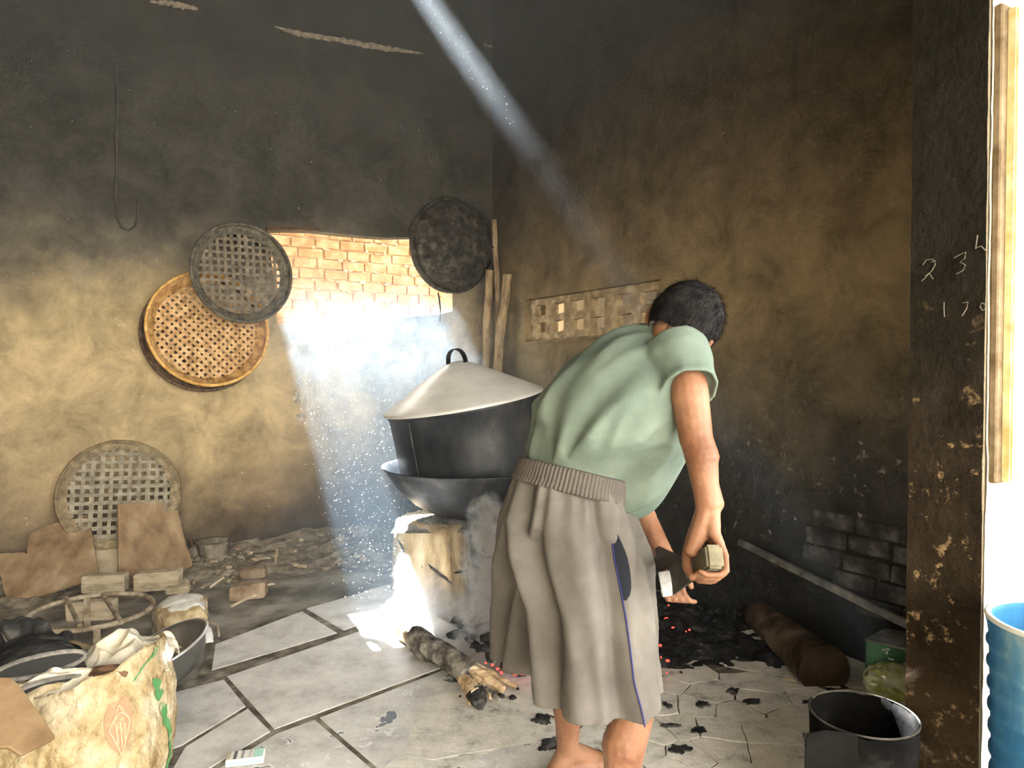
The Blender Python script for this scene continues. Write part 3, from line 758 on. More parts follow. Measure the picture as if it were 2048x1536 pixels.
grey = [bamb('sooty bamboo rim',(.05,.045,.035),(.10,.09,.07),(.16,.145,.115)), bamb('sooty bamboo strip',(.10,.085,.065),(.17,.145,.11),(.24,.205,.155)), bamb('sooty woven bamboo',(.07,.065,.05),(.14,.125,.095),(.20,.175,.13),1)]
dust = [bamb('dusty bamboo rim',(.13,.10,.06),(.22,.17,.10),(.32,.25,.15)), bamb('dusty bamboo strip',(.17,.15,.115),(.28,.25,.19),(.36,.33,.26)), bamb('dusty woven bamboo',(.16,.13,.085),(.28,.225,.14),(.38,.31,.20),1)]
dk2 = [bamb('old dark bamboo rim',(.05,.03,.02),(.12,.08,.05),(.18,.13,.08))]*3
pb = WL(419, 657, .13); rb = .375
tray('bamboo_tray', 'golden bamboo sieve tray, open side out, hanging on the wall below the sooty tray', pb, (nL + Vector((.12,0,.18))).normalized(), rb, .085, .0375, .72, gold, .86, .56)
pc = WL(408, 668, .045)
tray('dark_tray', 'dark old bamboo tray hanging on the wall behind the golden tray', pc, (nL + Vector((.05,0,.10))).normalized(), .375, .03, .055, .3, dk2, .8, .6)
pa = WL(486, 546, .27)
tray('sooty_tray', 'sooty grey bamboo sieve tray overlapping the edge of the wall hole', pa, (nL + Vector((.18,0,.05))).normalized(), .318, .05, .0455, .03, grey, .83, .47)
pe = WL(240, 992, .10); pe = P(240, 990, pe.y)
tray('floor_sieve', 'dusty grey bamboo sieve with square mesh standing on the floor against the wall', pe, -(nL + Vector((0,0,.28))).normalized(), .338, -.05 if False else .03, .0505, .06, dust, .84, .47)
# ================================================================== LEFT: boards, bricks, rubble, ring stand, stone, basin, sack, gloves
def plane_of(p0, p1, p2):
    n = (p1 - p0).cross(p2 - p0).normalized()
    if n.y > 0: n = -n
    return p0, n
def board(name, label, pxs, pl, th, m, cat='tile', bev=.003, sub=0):
    p0, n = pl; pts = [onplane(x, y, p0, n) for x, y in pxs]
    if sub:
        q = []
        for i in range(len(pts)):
            a, b = pts[i], pts[(i+1) % len(pts)]
            for k in range(sub): 
                r = a.lerp(b, k/sub); q.append(r + (Vector((0,0,1))*noise.noise(r*40) + uL*noise.noise(r*37+Vector((5,0,0))))*.004)
        pts = q
    V, F = prism(pts, -n * th); 
    if not sub: V, F = bevel_mesh(V, F, bev)
    o = mk(name, V, F, m); tag(o, label, cat); return o
M_TERR = mat('stained brown tile back', [(.1, (.10,.065,.036)), (.42, (.24,.16,.092)), (.62, (.32,.23,.14)), (.9, (.46,.37,.26))], 9, 12, .85, .3, 50, stretch=(1,1,.5))
M_CREAM = mat('cream tile', [(.3, (.36,.30,.20)), (.55, (.50,.43,.30)), (.8, (.62,.55,.42))], 7, 8, .8, .3, 40)
wl = lambda px, off: WL(px, 1100, off).y
pl1 = plane_of(P(20,1212,3.86), P(197,1150,4.05), P(178,1028,4.33))
board('broken_tile', 'big brown broken floor tile with a stepped top edge leaning on the wall', [(-30,1112),(0,1107),(48,1104),(54,1108),(56,1080),(64,1066),(90,1052),(130,1042),(178,1028),(186,1080),(197,1148),(150,1168),(66,1196),(20,1212),(8,1180),(2,1150),(-30,1150)], pl1, .014, M_TERR, sub=6)
pl3 = plane_of(P(240,1165,4.12), P(385,1150,4.42), P(352,1000,4.56))
board('floor_tile', 'square brown floor tile leaning on the wall in front of the sieve', [(236,1009),(352,999),(364,1060),(385,1128),(372,1150),(300,1168),(238,1172)], pl3, .014, M_TERR, sub=8)
pl2 = plane_of(P(195,1160,4.14), P(240,1150,4.2), P(215,1070,4.36))
board('tile_offcut', 'pale tile offcut wedged between two brown tiles under the sieve', [(186,1082),(240,1064),(242,1160),(196,1162)], pl2, .012, M_CREAM, sub=5)
# rubble bed along the wall (uncountable grit) and pieces on it
M_RUB = mat('dusty rubble and grit', [(.28, (.07,.06,.048)), (.45, (.17,.145,.11)), (.6, (.27,.235,.185)), (.78, (.42,.38,.32))], 8, 12, .98, .9, 40, nrough=.75)
def strip_mound():
    V, F = [], []; n, m_ = 120, 26
    for i in range(n + 1):
        s = .15 + 4.3 * i / n
        for j in range(m_ + 1):
            v = j / m_; w = .62 + .12 * noise.noise(Vector((s*1.3, 0, 3)))
            p = C0 + uL*s + nL*(.004 + w*v)
            k = (1 - v) ** 1.2
            z = -.035 + (.13 + .05*noise.noise(Vector((s*1.7,1,0)))) * k + (.03*noise.noise(p*6) + .025*noise.noise(p*17) + .012*noise.noise(p*40)) * min(1, (1-v)*4)
            V.append(p + Vector((0,0,z)))
    for i in range(n):
        for j in range(m_):
            a = i*(m_+1)+j; F.append((a, a+1, a+m_+2, a+m_+1))
    return V, F
V, F = strip_mound(); o = mk('rubble_bed', V, F, M_RUB); tag(o, 'grey bank of grit and rubble along the foot of the back wall', 'rubble', kind='stuff')
def mz(p):     # height of the rubble bed under p (approx.)
    v = max(0, min(1, ((p - C0).dot(nL) + .03)/.62)); s = (p - C0).dot(uL)
    return max(-.03, -.035 + (.13 + .05*noise.noise(Vector((s*1.7,1,0)))) * (1-v)**1.2)
M_BRKC = mat('pale dusty brick', [(.3, (.34,.28,.19)), (.5, (.50,.43,.31)), (.75, (.62,.55,.43))], 10, 8, .95, .4, 50, stretch=(1,1,3))
M_BRKB = mat('dirty red-brown brick', [(.3, (.16,.11,.075)), (.5, (.27,.20,.14)), (.75, (.40,.33,.25))], 10, 8, .95, .5, 50)
def brick_px(name, label, x0, x1, ytop, ybot, d, dep, m, slope=0, cat='brick', group=None):
    a, b = P(x0, ybot, d), P(x1, ybot + slope, d + .03); e = (b - a); h = (ybot - ytop)/F_PX*d
    back = Vector((-e.y, e.x, 0)).normalized(); back = back if back.y > 0 else -back
    c = (a+b)/2 + back*dep/2 + Vector((0,0,h/2))
    V, F = box(c, e/2, back*dep/2, Vector((0,0,h/2))); V, F = bevel_mesh(V, F, .007, 2)
    V = [v + Vector((noise.noise(v*25), noise.noise(v*25+Vector((3,0,0))), noise.noise(v*25+Vector((7,0,0)))))*.005 for v in V]
    return tag(mk(name, V, F, m), label, cat, group)
brick_px('loose_brick', 'pale dusty brick lying in front of the tile offcut, behind the ring stand', 162, 247, 1154, 1189, 3.95, .09, M_BRKC, -4)
brick_px('loose_brick', 'pale dusty brick lying against the foot of the square brown tile', 266, 355, 1150, 1186, 3.98, .10, M_BRKC, -8)
brick_px('loose_brick', 'dirty brown brick lying loose on the rubble near the floor slabs', 458, 530, 1174, 1204, 3.96, .10, M_BRKB, -8)
brick_px('loose_brick', 'half-buried dirty brick on the rubble behind the loose brown one', 480, 530, 1140, 1160, 4.35, .10, M_BRKB, -4)
brick_px('broken_brick', 'broken pale brick end lying behind the big stone', 385, 415, 1206, 1226, 3.72, .12, M_BRKC, -6)
brick_px('broken_brick', 'flat pale brick piece half sunk in rubble below the square tile', 330, 378, 1176, 1190, 3.95, .07, M_BRKC, -2)
brick_px('sunken_brick', 'dusty brick standing inside the rusty ring stand', 130, 225, 1208, 1245, 3.55, .08, M_BRKC, -5)
rg = random.Random(5)
for i in range(90):
    px, py = rg.uniform(330, 700), 0
    s_ = rg.uniform(.05,.58); q = WL(px, 1100); p = q + nL*s_; p.z = 0
    sz = rg.choice([.010,.014,.018,.024,.034])*rg.uniform(.7,1.2)
    z = mz(p)
    V, F = rock((p.x, p.y, z + sz*.25), sz*rg.uniform(1,1.9), sz, sz*rg.uniform(.5,.9), i, rg.uniform(0,3), .5, 1)
    tag(mk('rubble_chunk', V, F, rg.choice([M_RUB, M_BRKC, M_BRKB, M_RUB])), 'small dusty chunk of broken masonry on the rubble bank', 'rubble', 'masonry chunks on the rubble bank')
M_STK = mat('dry pale stick', [(.3, (.30,.24,.16)), (.7, (.56,.48,.35))], 12, 5, .9, .3)
for j, (p0, p1, z0, z1, r) in enumerate([((462,1213),(512,1190),.01,.03,.007),((420,1175),(447,1155),.05,.08,.006),((550,1128),(554,1100),.09,.20,.007),((590,1112),(591,1102),.1,.16,.007),((665,1132),(680,1118),.06,.12,.006),((398,1242),(435,1250),.01,.03,.006),((435,1250),(438,1272),.03,.005,.005),((420,1125),(434,1123),.14,.15,.006),((535,1170),(550,1168),.06,.06,.006),((1565,1358),(1592,1362),.012,.012,.006)]):
    V, F = tube([G(*p0, z0), (G(*p0, z0)+G(*p1, z1))/2 + Vector((0,0,.003)), G(*p1, z1)], r, 6, jit=.2)
    o = mk('dry_stick', V, F, M_STK)
    if j == 9: tag(o, 'white stub of stick lying alone on the cracked pale floor', 'stick')
    else: tag(o, 'short dry stick lying in the rubble by the back wall', 'stick', 'sticks in the rubble')
# clay bowl half full of grit standing in the rubble, with a stake beside it
c = WL(427, 1128, .14); c.z = .06
V, F = lathe([(.06,-.02),(.09,0),(.105,.08),(.108,.085),(.098,.085),(.092,.055),(.0,.06)], c, n=28, wob=.05)
tag(mk('clay_bowl', V, F, M_RUB, smooth=True), 'dusty old clay bowl filled with grit standing in the rubble', 'bowl')
V, F = tube([WL(380,1078,.02), WL(388,1100,.05), WL(396,1122,.10)], [.012,.011,.009], 6, jit=.3)
tag(mk('wood_stake', V, F, M_WOODD), 'dark wooden stake leaning on the wall beside the clay bowl', 'stake')
# ---- rusty ring stand
M_RUST = mat('dusty rusted iron', [(.3, (.20,.15,.10)), (.55, (.36,.30,.22)), (.75, (.48,.42,.33))], 18, 8, .85, .5, 60)
rc = G(183, 1222, .13); rr = .262
ring = tag(empty('ring_stand', (rc.x, rc.y, 0)), 'round dusty iron pot stand with two cross bars standing on the floor', 'stand')
V, F = lathe([(rr+.012*math.cos(2*PI*k/8), .012*math.sin(2*PI*k/8)) for k in range(8)], rc, n=56, closed=True); mk('ring', V, F, M_RUST, parent=ring, smooth=True)
for t in (35, 125, 215, 305):
    d = Vector((math.cos(math.radians(t)), math.sin(math.radians(t)), 0))
    V, F = box(rc + d*rr + Vector((0,0,-.08)), Vector((-d.y,d.x,0))*.014, d*.004, Vector((0,0,.08))); mk('leg', V, F, M_RUST, parent=ring)
for (a, b_) in (((132,1196),(160,1252)), ((206,1190),(243,1245))):
    V, F = tube([G(*a, .135), G(*b_, .135)], .011, 8, jit=.1); mk('cross_bar', V, F, M_RUST, parent=ring)
# ---- stone
M_STONE = mat('ochre stone with lime crust', [(.3, (.30,.22,.12)), (.5, (.48,.38,.23)), (.7, (.62,.53,.38))], 9, 9, .95, .7, 40)
p = G(348, 1278); sc_ = (p.x, p.y + .09)
st_ = tag(empty('stone', (sc_[0], sc_[1], 0)), 'big rough ochre stone with a white lime crust beside the ring stand', 'stone')
V, F = rock((sc_[0], sc_[1], .078), .115, .10, .082, 14, .2, .22, 3); mk('stone_body', V, F, M_STONE, parent=st_)
V, F = rock((sc_[0]-.004, sc_[1]+.012, .118), .100, .085, .050, 14, .2, .22, 3); mk('lime_crust', V, F, mat('white lime crust', [(.3,(.5,.48,.44)),(.7,(.74,.73,.70))], 14, rough=.95, bump=.6), parent=st_)
p = G(398, 1290); V, F = rock((p.x, p.y+.04, .03), .045, .05, .04, 18, .5, .3, 2)
tag(mk('plaster_lump', V, F, M_SLAB), 'rounded white lump of plaster beside the ochre stone', 'lump')
# ---- steel basin leaning on the sack
M_STEEL = mat('brushed steel basin', [(.3, (.16,.155,.15)), (.6, (.26,.255,.245)), (.8, (.36,.355,.34))], 5, 6, .36, .06, 60, metal=.85, rvar=.08)
bn = Vector((-.34, -.20, .93)).normalized(); bcen = P(326, 1336, 2.86)
V, F = lathe([(.01,-.135),(.07,-.13),(.115,-.105),(.150,-.06),(.168,-.01),(.180,.0),(.186,.004),(.186,.009),(.178,.010),(.163,-.004),(.144,-.055),(.110,-.096),(.068,-.120),(.01,-.125)], bcen, bn, 56)
zmin = min(v.z for v in V); V = [v + Vector((0,0,-.004-zmin)) for v in V]
bas = tag(empty('steel_basin', (bcen.x, bcen.y, 0)), 'dull steel basin tipped toward the sack, dark inside', 'basin')
mk('bowl', V, F, M_STEEL, parent=bas, smooth=True)
V, F = lathe([(.183+.006*math.cos(2*PI*k/8), .006+.006*math.sin(2*PI*k/8)) for k in range(8)], bcen + Vector((0,0,-.004-zmin)), bn, 56, closed=True)
mk('rolled_rim', V, F, mat('bright rolled steel', [(.3,(.6,.6,.6)),(.7,(.8,.8,.8))], 9, rough=.3, metal=.6, bump=0), parent=bas, smooth=True)
# ---- woven sack
M_SACK = mat('yellowed woven sack', [(.25, (.15,.10,.045)), (.42, (.29,.225,.125)), (.6, (.38,.32,.215)), (.8, (.45,.40,.30))], 9, 14, .7, .8, 34, nrough=.65, bdist=.02)
nt = M_SACK.node_tree; bpn = [n for n in nt.nodes if n.type == 'BUMP'][0]
tc = [n for n in nt.nodes if n.type == 'TEX_COORD'][0]
sC = Vector((-1.275, 2.03, 0)); SH = .385
def sack_pt(t, z, off=0.0):
    """t angle, z 0..1 height fraction"""
    bulge = .90 + .16*math.sin(PI*min(1, z*1.05))
    rx, ry = .240*bulge, .205*bulge
    lean = Vector((-.05*z*0, .05*z, 0))
    k = 1 + .055*noise.noise(Vector((math.cos(t)*1.7, math.sin(t)*1.7, z*2.6))) + .028*noise.noise(Vector((math.cos(t)*5, math.sin(t)*5, z*7))) + .012*noise.noise(Vector((math.cos(t)*13, math.sin(t)*13, z*15+2*math.sin(t*3))))
    k += .030*(1-2*abs(noise.noise(Vector((math.cos(t)*3.2+z*2, math.sin(t)*3.2, z*6.5)))))*.6 + .02*(1-2*abs(noise.noise(Vector((math.cos(t)*7-z*3, math.sin(t)*7, z*13)))))*.5
    e = .75
    cx_, sy_ = math.copysign(abs(math.cos(t))**e, math.cos(t)), math.copysign(abs(math.sin(t))**e, math.sin(t))
    h = SH*z*(1 + .0*t) + (.075*max(0,math.cos(t))*z*z) + .02*z*noise.noise(Vector((math.cos(t)*3, math.sin(t)*3, 9)))
    return sC + lean + Vector((cx_*(rx*k+off), sy_*(ry*k+off), h))
sack = tag(empty('sack', sC), 'yellowed woven plastic sack stuffed with old sacking, faded red and green print', 'sack')
NT = 150
rings = [[sack_pt(2*PI*j/NT, i/70) for j in range(NT)] for i in range(71)]
rings += [[(sack_pt(2*PI*j/NT, 1) - (sC+Vector((0,.05,0))))*Vector((1,1,1)).x*1.0*f_ + sC + Vector((0,.05,0)) + Vector((0,0,dz)) if False else Vector(((sack_pt(2*PI*j/NT,1).x-sC.x)*f_+sC.x, (sack_pt(2*PI*j/NT,1).y-sC.y-.05)*f_+sC.y+.05, sack_pt(2*PI*j/NT,1).z+dz)) for j in range(NT)] for f_, dz in ((.985,.012),(.955,.006),(.94,-.03),(.93,-.10),(.5,-.12),(.05,-.11))]
V, F = loft(rings, False); F.append(tuple(range(NT-1,-1,-1)))
mk('sack_body', V, F, M_SACK, parent=sack, smooth=True)
def decal(name, pts, m, off=.004):
    """pts (t,z) outline strip pairs -> patch on the sack"""
    rings = [[sack_pt(t, z, off) for t, z in row] for row in pts]
    V, F = loft(rings, False, closed=False); return mk(name, V, F, m, parent=sack, smooth=True)
M_GRN = mat('green print', [(.25,(.34,.34,.22)),(.40,(.055,.17,.06)),(.7,(.075,.21,.08))], 30, 5, .7, .2)
M_RED = mat('faded red print', [(.22,(.36,.28,.17)),(.40,(.36,.165,.105)),(.75,(.36,.18,.115))], 24, 6, .75, .2)
def find_t(px, z, near=True):
    best = min((k*PI/360 for k in range(-720, 1)), key=lambda t: abs(CX + F_PX*sack_pt(t,z).x/sack_pt(t,z).y - px) + (0 if sack_pt(t,z).y < sC.y+.06 else 400))
    return best
def stroke(pxz, w, m, name='print'):
    rows = []
    for px, z, ww in pxz:
        t = find_t(px, z); rows.append([(t - ww, z), (t, z), (t + ww, z)])
    return decal(name, rows, m)
for zc, px in ((.80,303),(.74,306)): stroke([(px-4,zc+.04,.012),(px,zc+.02,.05),(px+2,zc,.05),(px+2,zc-.03,.012)], 0, M_GRN)
for i, (z0, px) in enumerate([(.64,316),(.55,322),(.47,330),(.39,338),(.30,346),(.2,350)]):
    stroke([(px-4,z0+.05,.012),(px+1,z0+.02,.035),(px+3,z0-.02,.03),(px+6,z0-.06,.01)], 0, M_GRN)
stroke([(258,.90,.02),(280,.93,.03),(300,.96,.03),(306,1.0,.02)], 0, M_GRN)
rows = []
tA, tB = find_t(200,.72), find_t(256,.70)
for i in range(13):
    z = .86 - .30*i/12; wv_ = math.sin(PI*min(1, (i+1.5)/12))**.5
    mid, hw = (tA+tB)/2, (tB-tA)/2*wv_
    rows.append([(mid + hw*q, z) for q in (-1,-.6,-.2,.2,.6,1)])
decal('print', rows, M_RED)
# pale lines of the stamp: a diamond with vertical strokes
M_PALE = flat('pale print line', (.42,.30,.20), .8)
def sline(a, b_):
    q = []
    for k in range(7):
        f_ = k/6; t = tA + (tB-tA)*(a[0]+(b_[0]-a[0])*f_); z = .86 - .30*(a[1]+(b_[1]-a[1])*f_); q.append(sack_pt(t, z, .006))
    V, F = tube(q, .0022, 5); mk('print_line', V, F, M_PALE, parent=sack)
for a, b_ in (((.5,.05),(.12,.45)),((.12,.45),(.5,.95)),((.5,.95),(.88,.45)),((.88,.45),(.5,.05)),((.35,.4),(.35,.72)),((.5,.35),(.5,.8)),((.65,.4),(.65,.72)),((.25,.3),(.5,.18)),((.5,.18),(.75,.3))): sline(a, b_)
# bunched sacking and cloth stuffed in the mouth
M_CLOTH = mat('off-white sackcloth', [(.3, (.46,.41,.31)), (.55, (.64,.60,.50)), (.8, (.74,.71,.63))], 8, 8, .9, .5, 30, bdist=.02)
def crumple(c, ex, ey, h, seed, n=40, pleat=9.0, amp=.03):
    V, F = [], []
    for i in range(n+1):
        for j in range(n+1):
            u, v = i/n*2-1, j/n*2-1
            p = Vector(c) + ex*u + ey*v
            k = max(0, 1 - (u*u*.9 + v*v*.9)) ** .55
            fold = abs(noise.noise(Vector((u*2.2+seed, v*2.2, seed)))) ; f2 = 1-abs(noise.noise(Vector((u*1.4-v*1.1+seed*2, u+v*.6, 0))))*2
            p += Vector((noise.noise(Vector((u*2,v*2,seed+4))), noise.noise(Vector((u*2,v*2,seed+8))), 0))*.03
            V.append(p + Vector((0,0,h*k + amp*f2*k + amp*fold*.8 - .01)))
    for i in range(n):
        for j in range(n):
            a = i*(n+1)+j; F.append((a, a+1, a+n+2, a+n+1))
    return V, F
V, F = crumple((sC.x+.11, sC.y+.12, SH+.0), Vector((.12,.03,0)), Vector((-.02,.10,0)), .075, 3, amp=.035)
tag(mk('sackcloth', V, F, M_CLOTH, smooth=True), 'crumpled off-white sackcloth bunched in the mouth of the sack', 'cloth')
for k, (dx, dy, lx, ly, z, m) in enumerate([(-.05,-.10,.20,.06,.015,M_SACK),(.02,-.06,.19,.05,.03,M_CLOTH),(-.10,.02,.14,.08,.02,M_SACK)]):
    V, F = crumple((sC.x+dx, sC.y+dy, SH-.03+z), Vector((lx,lx*.45,0)), Vector((-ly*.5,ly,0)), .035, 11+k*3, amp=.03)
    tag(mk('folded_sacking', V, F, m, smooth=True), ['yellowed sacking folded along the front lip of the big sack', 'off-white cloth folded flat beside the brown wood chunk in the sack', 'yellowed sacking folded underneath the charcoal gloves'][k], 'cloth')
V, F = rock((sC.x+.15, sC.y-.06, SH+.045), .05, .022, .018, 5, .2, .3, 2); tag(mk('wood_chunk', V, F, M_WOODD), 'dark brown chunk of wood lying in the mouth of the sack', 'wood')
# gloves: padded gauntlets lying on the sack
M_GLOVE = mat('greasy charcoal felt glove', [(.3, (.012,.012,.013)), (.55, (.03,.03,.03)), (.78, (.085,.08,.075))], 16, 8, .95, .6, 60)
M_SEAM = mat('frayed grey hem', [(.3,(.08,.078,.07)),(.7,(.20,.19,.17))], 30, rough=.95)
def glove(label, cuff, palm, tips, wcuff, wpalm, th, rt):
    root = tag(empty('work_glove', (palm + cuff)/2), label, 'glove', None)
    ax_ = (palm - cuff).normalized(); up = Vector((0,0,1)); sd_ = ax_.cross(up).normalized()
    parts = []
    n = 20; rings = []
    for k in range(13):
        f_ = k/12; c_ = cuff.lerp(palm, f_); w = wcuff + (wpalm - wcuff)*f_; t_ = th*(1.0 + .25*math.sin(PI*f_))
        w *= (1 if k < 12 else .8)
        rings.append([c_ + sd_*math.cos(2*PI*j/n)*w + up*math.sin(2*PI*j/n)*t_ for j in range(n)])
    parts.append(loft(rings))
    for (d0, tip, r) in tips: 
        mid = (palm + d0).lerp(tip, .5) + Vector((0,0,.012)); parts.append(chain([palm + d0, mid, tip], [r, r*1.02, r*.85], 10))
    V, F = join(*parts); V, F = remesh(V, F, .006, 5); mk('glove_body', V, F, M_GLOVE, parent=root, smooth=True)
    q = []
    for j in range(25):
        a = 2*PI*j/24; q.append(cuff + sd_*math.cos(a)*wcuff*1.02 + up*math.sin(a)*th*1.05 - ax_*.004)
    V, F = tube(q, .006, 6, jit=.3, cap=False); mk('hem', V, F, M_SEAM, parent=root)
    V, F = lathe([(.001,0),(.55,0),(.97,-.004)], cuff - ax_*.003, ax_, 24, hint=up)
    V = [cuff + (v-cuff).dot(sd_)*sd_*wcuff + (v-cuff).dot(up)*up*th - ax_*.003 for v in V]; mk('cuff_dark_disc', V, F, M_CORD, parent=root)  # flat black disc stands in for the dark inside of the cuff
Zg = SH + .055
g1c = P(82,1330,1.95); g1p = P(55,1285,2.16)
glove('charcoal felt glove with a wide hem lying across the folded sacking', g1c, g1p, [(Vector((.045,.02,0)), P(76,1246,2.20), .024), (Vector((0,.03,.01)), P(40,1244,2.22), .024), (Vector((-.045,.02,0)), P(8,1250,2.20), .024), (Vector((-.07,-.03,0)), P(-24,1272,2.12), .024)], .105, .085, .026, 0)
g2c = P(110,1372,1.93); g2p = P(108,1300,2.22)
glove('charcoal felt glove tucked underneath, cuff hanging toward the sack front', g2c, g2p, [(Vector((.02,.03,0)), P(130,1272,2.36), .024), (Vector((-.03,.02,0)), P(92,1268,2.36), .024)], .085, .075, .020, 0)
# brown board propped in front of the sack
pl = plane_of(P(110,1500,1.70), P(0,1480,1.62), P(35,1355,1.74))
M_BRD = mat('scratched brown hardboard', [(.3, (.12,.075,.04)), (.5, (.17,.115,.063)), (.75, (.24,.175,.11))], 4, 8, .5, .1, 60, stretch=(1,1,2))
board('hardboard_scrap', 'smooth brown hardboard scrap with a notched corner lying on the sack front', [(-40,1352),(22,1354),(40,1368),(112,1471),(110,1478),(44,1510),(20,1494),(0,1494),(-40,1500)], pl, .014, M_BRD, cat='board')
# cigarette packet on the slab
pk = tag(empty('cigarette_packet', G(492,1520)), 'crushed white and teal cigarette packet lying on the floor slab', 'packet')
A_, B_ = G(450,1532), G(528,1530); e = (B_-A_); e.z = 0; L_ = .095; e = e.normalized(); bk = Vector((-e.y, e.x, 0))
e = (e + bk*.18).normalized(); bk = Vector((-e.y, e.x, 0)); c = G(489,1534) + bk*.028 + Vector((0,0,.016))
M_PK = flat('white packet card', (.80,.80,.76), .5)
V, F = box(c, e*.058, bk*.029, Vector((0,0,.011))); V, F = bevel_mesh(V, F, .002); mk('packet_box', V, F, M_PK, parent=pk)
for x0, x1, col in ((-.054,-.046,(.45,.42,.30)),(-.036,-.026,(.10,.10,.12)),(-.012,-.004,(.30,.30,.34)),(.012,.018,(.55,.55,.60)),(.026,.054,(.42,.72,.66))):
    V, F = box(c + e*(x0+x1)/2 + Vector((0,0,.0118)), e*(x1-x0)/2, bk*(.024 if x1 < .02 else .027), Vector((0,0,.0004))); mk('print', V, F, flat('packet print', col, .5), parent=pk)
V, F = box(c - bk*.0295 - Vector((0,0,.001)), e*.05, bk*.0004, Vector((0,0,.003))); mk('print', V, F, flat('packet edge print', (.25,.45,.40), .5), parent=pk)

# ================================================================== RIGHT: batten, log, box, bag, tin, drum, notice board
M_BAT = mat('grey weathered batten', [(.3, (.10,.10,.098)), (.55, (.19,.19,.185)), (.75, (.27,.265,.255))], 12, 8, .9, .4, 50)
a, b_ = WR(1478, 1084, .05), WR(1834, 1262, .06)
b_ = onplane(1834, 1258, C0 + nR*.10, nR)
T, u_, v_ = frame(b_-a, Vector((0,0,1)))
V, F = box((a+b_)/2, (b_-a)/2, u_*.017, v_*.012); V, F = bevel_mesh(V, F, .003); tag(mk('batten', V, F, M_BAT), 'long grey wooden batten sloping down along the sooty brickwork', 'batten')
M_LOG = mat('barkless brown log', [(.3, (.025,.015,.010)), (.55, (.07,.044,.028)), (.75, (.15,.105,.075))], 8, 9, .85, .5, 40)
la, lb = G(1650, 1330, .085), G(1518, 1215, .09)
la = Vector((la.x, la.y, .10)); 
lg = tag(empty('timber_log', (la.x, la.y, 0)), 'thick brown half-round log lying on the black floor by the side wall', 'log')
rings = []; ND = 22
for i in range(19):
    f_ = i/18; c_ = la.lerp(lb, f_); T, u_, v_ = frame(lb-la, Vector((0,0,1))); r = .105 - .035*f_
    rings.append([c_ + (u_*(math.cos(2*PI*j/ND) if math.cos(2*PI*j/ND) > -.55 else -.55 + .1*(math.cos(2*PI*j/ND)+.55)) + v_*math.sin(2*PI*j/ND))*r*(1+.05*noise.noise(Vector((f_*5, math.cos(2*PI*j/ND), math.sin(2*PI*j/ND))))) for j in range(ND)])
zm = min(p.z for r in rings for p in r); rings = [[p - Vector((0,0,zm+.005)) for p in r] for r in rings]
V, F = loft(rings, False); mk('log_body', V, F, M_LOG, parent=lg, smooth=True)
V, F = loft([rings[0], [rings[0][0].lerp(p, .001) for p in rings[0]]], False); 
V = rings[0]; F = [tuple(range(ND))]; mk('sawn_end', [p + (la-lb).normalized()*.001 for p in V], F, mat('dark sawn wood', [(.3,(.02,.012,.008)),(.7,(.05,.033,.022))], 10, bump=.4), parent=lg)
# green carton with a plastic bag hanging under its flap
bx0 = onplane(1742, 1285, C0 + nR*.40, nR)
M_GRNC = mat('dusty green carton', [(.3, (.03,.09,.05)), (.55, (.06,.17,.09)), (.75, (.10,.24,.14))], 8, 6, .7, .2)
M_DUSTT = mat('dust-grey carton top', [(.3, (.10,.105,.10)), (.6, (.20,.205,.20)), (.8, (.30,.30,.29))], 10, 8, .95, .5)
def cy_(px, py, h): return G(px, py, h)
ht = .20
q = [G(1730,1280,ht), G(1838,1306,ht), G(1872,1276,ht), G(1770,1258,ht)]
carton = tag(empty('carton', (sum((v.x for v in q))/4, sum((v.y for v in q))/4, 0)), 'dusty green printed carton behind the doorway, under the end of the batten', 'box')
V, F = prism(q, Vector((0,0,-ht))); V, F = bevel_mesh(V, F, .004); mk('carton_body', V, F, M_GRNC, parent=carton)
V, F = prism([p + Vector((0,0,.004)) for p in q], Vector((0,0,-.006))); mk('carton_top', V, F, M_DUSTT, parent=carton)
fr_ = (q[1]-q[0]); fn = Vector((fr_.y, -fr_.x, 0)).normalized(); fn = fn if fn.y < 0 else -fn
M_WPR = flat('white carton print', (.55,.60,.55), .7)
for (u, v, w, h_) in ((.36,.020,.010,.006),(.42,.028,.008,.012),(.44,.014,.014,.006),(.80,.03,.012,.016),(.88,.02,.012,.010),(.78,.055,.02,.008),(.5,.05,.02,.006)):
    c_ = q[0] + fr_*u + fn*.0015 - Vector((0,0,v)); V, F = box(c_, fr_.normalized()*w/2, fn*.001, Vector((0,0,h_/2))); mk('print', V, F, M_WPR, parent=carton)
M_BAG = mat('thin greenish plastic bag', [(.35, (.36,.40,.10)), (.55, (.50,.56,.34)), (.7, (.60,.64,.50))], 14, 6, .12, .5, 16, spec=.6, bdist=.02)
bb = M_BAG.node_tree.nodes['Principled BSDF']; bb.inputs['Transmission Weight'].default_value = .35; bb.inputs['Coat Weight'].default_value = .5
bc_ = P(1790, 1360, 2.62)
bm = bmesh.new(); bmesh.ops.create_icosphere(bm, subdivisions=5, radius=1); V = []
for v in bm.verts:
    p = v.co.copy(); r = 1 + .28*noise.noise(p*1.3+Vector((3,1,2))) + .11*(1-2.4*abs(noise.noise(p*2.3+Vector((p.z*1.5,0,0))))) + .05*(1-2*abs(noise.noise(p*5.1)))
    w = Vector((p.x*.100, p.y*.065, p.z*.085))*r; V.append(bc_ + w)
bm.verts.index_update(); F = [tuple(v.index for v in f.verts) for f in bm.faces]; bm.free()
zm = min(v.z for v in V); V = [v - Vector((0,0,zm)) for v in V]
tag(mk('plastic_bag', V, F, M_BAG, smooth=True), 'crumpled shiny yellow-green plastic bag in front of the green carton', 'bag')
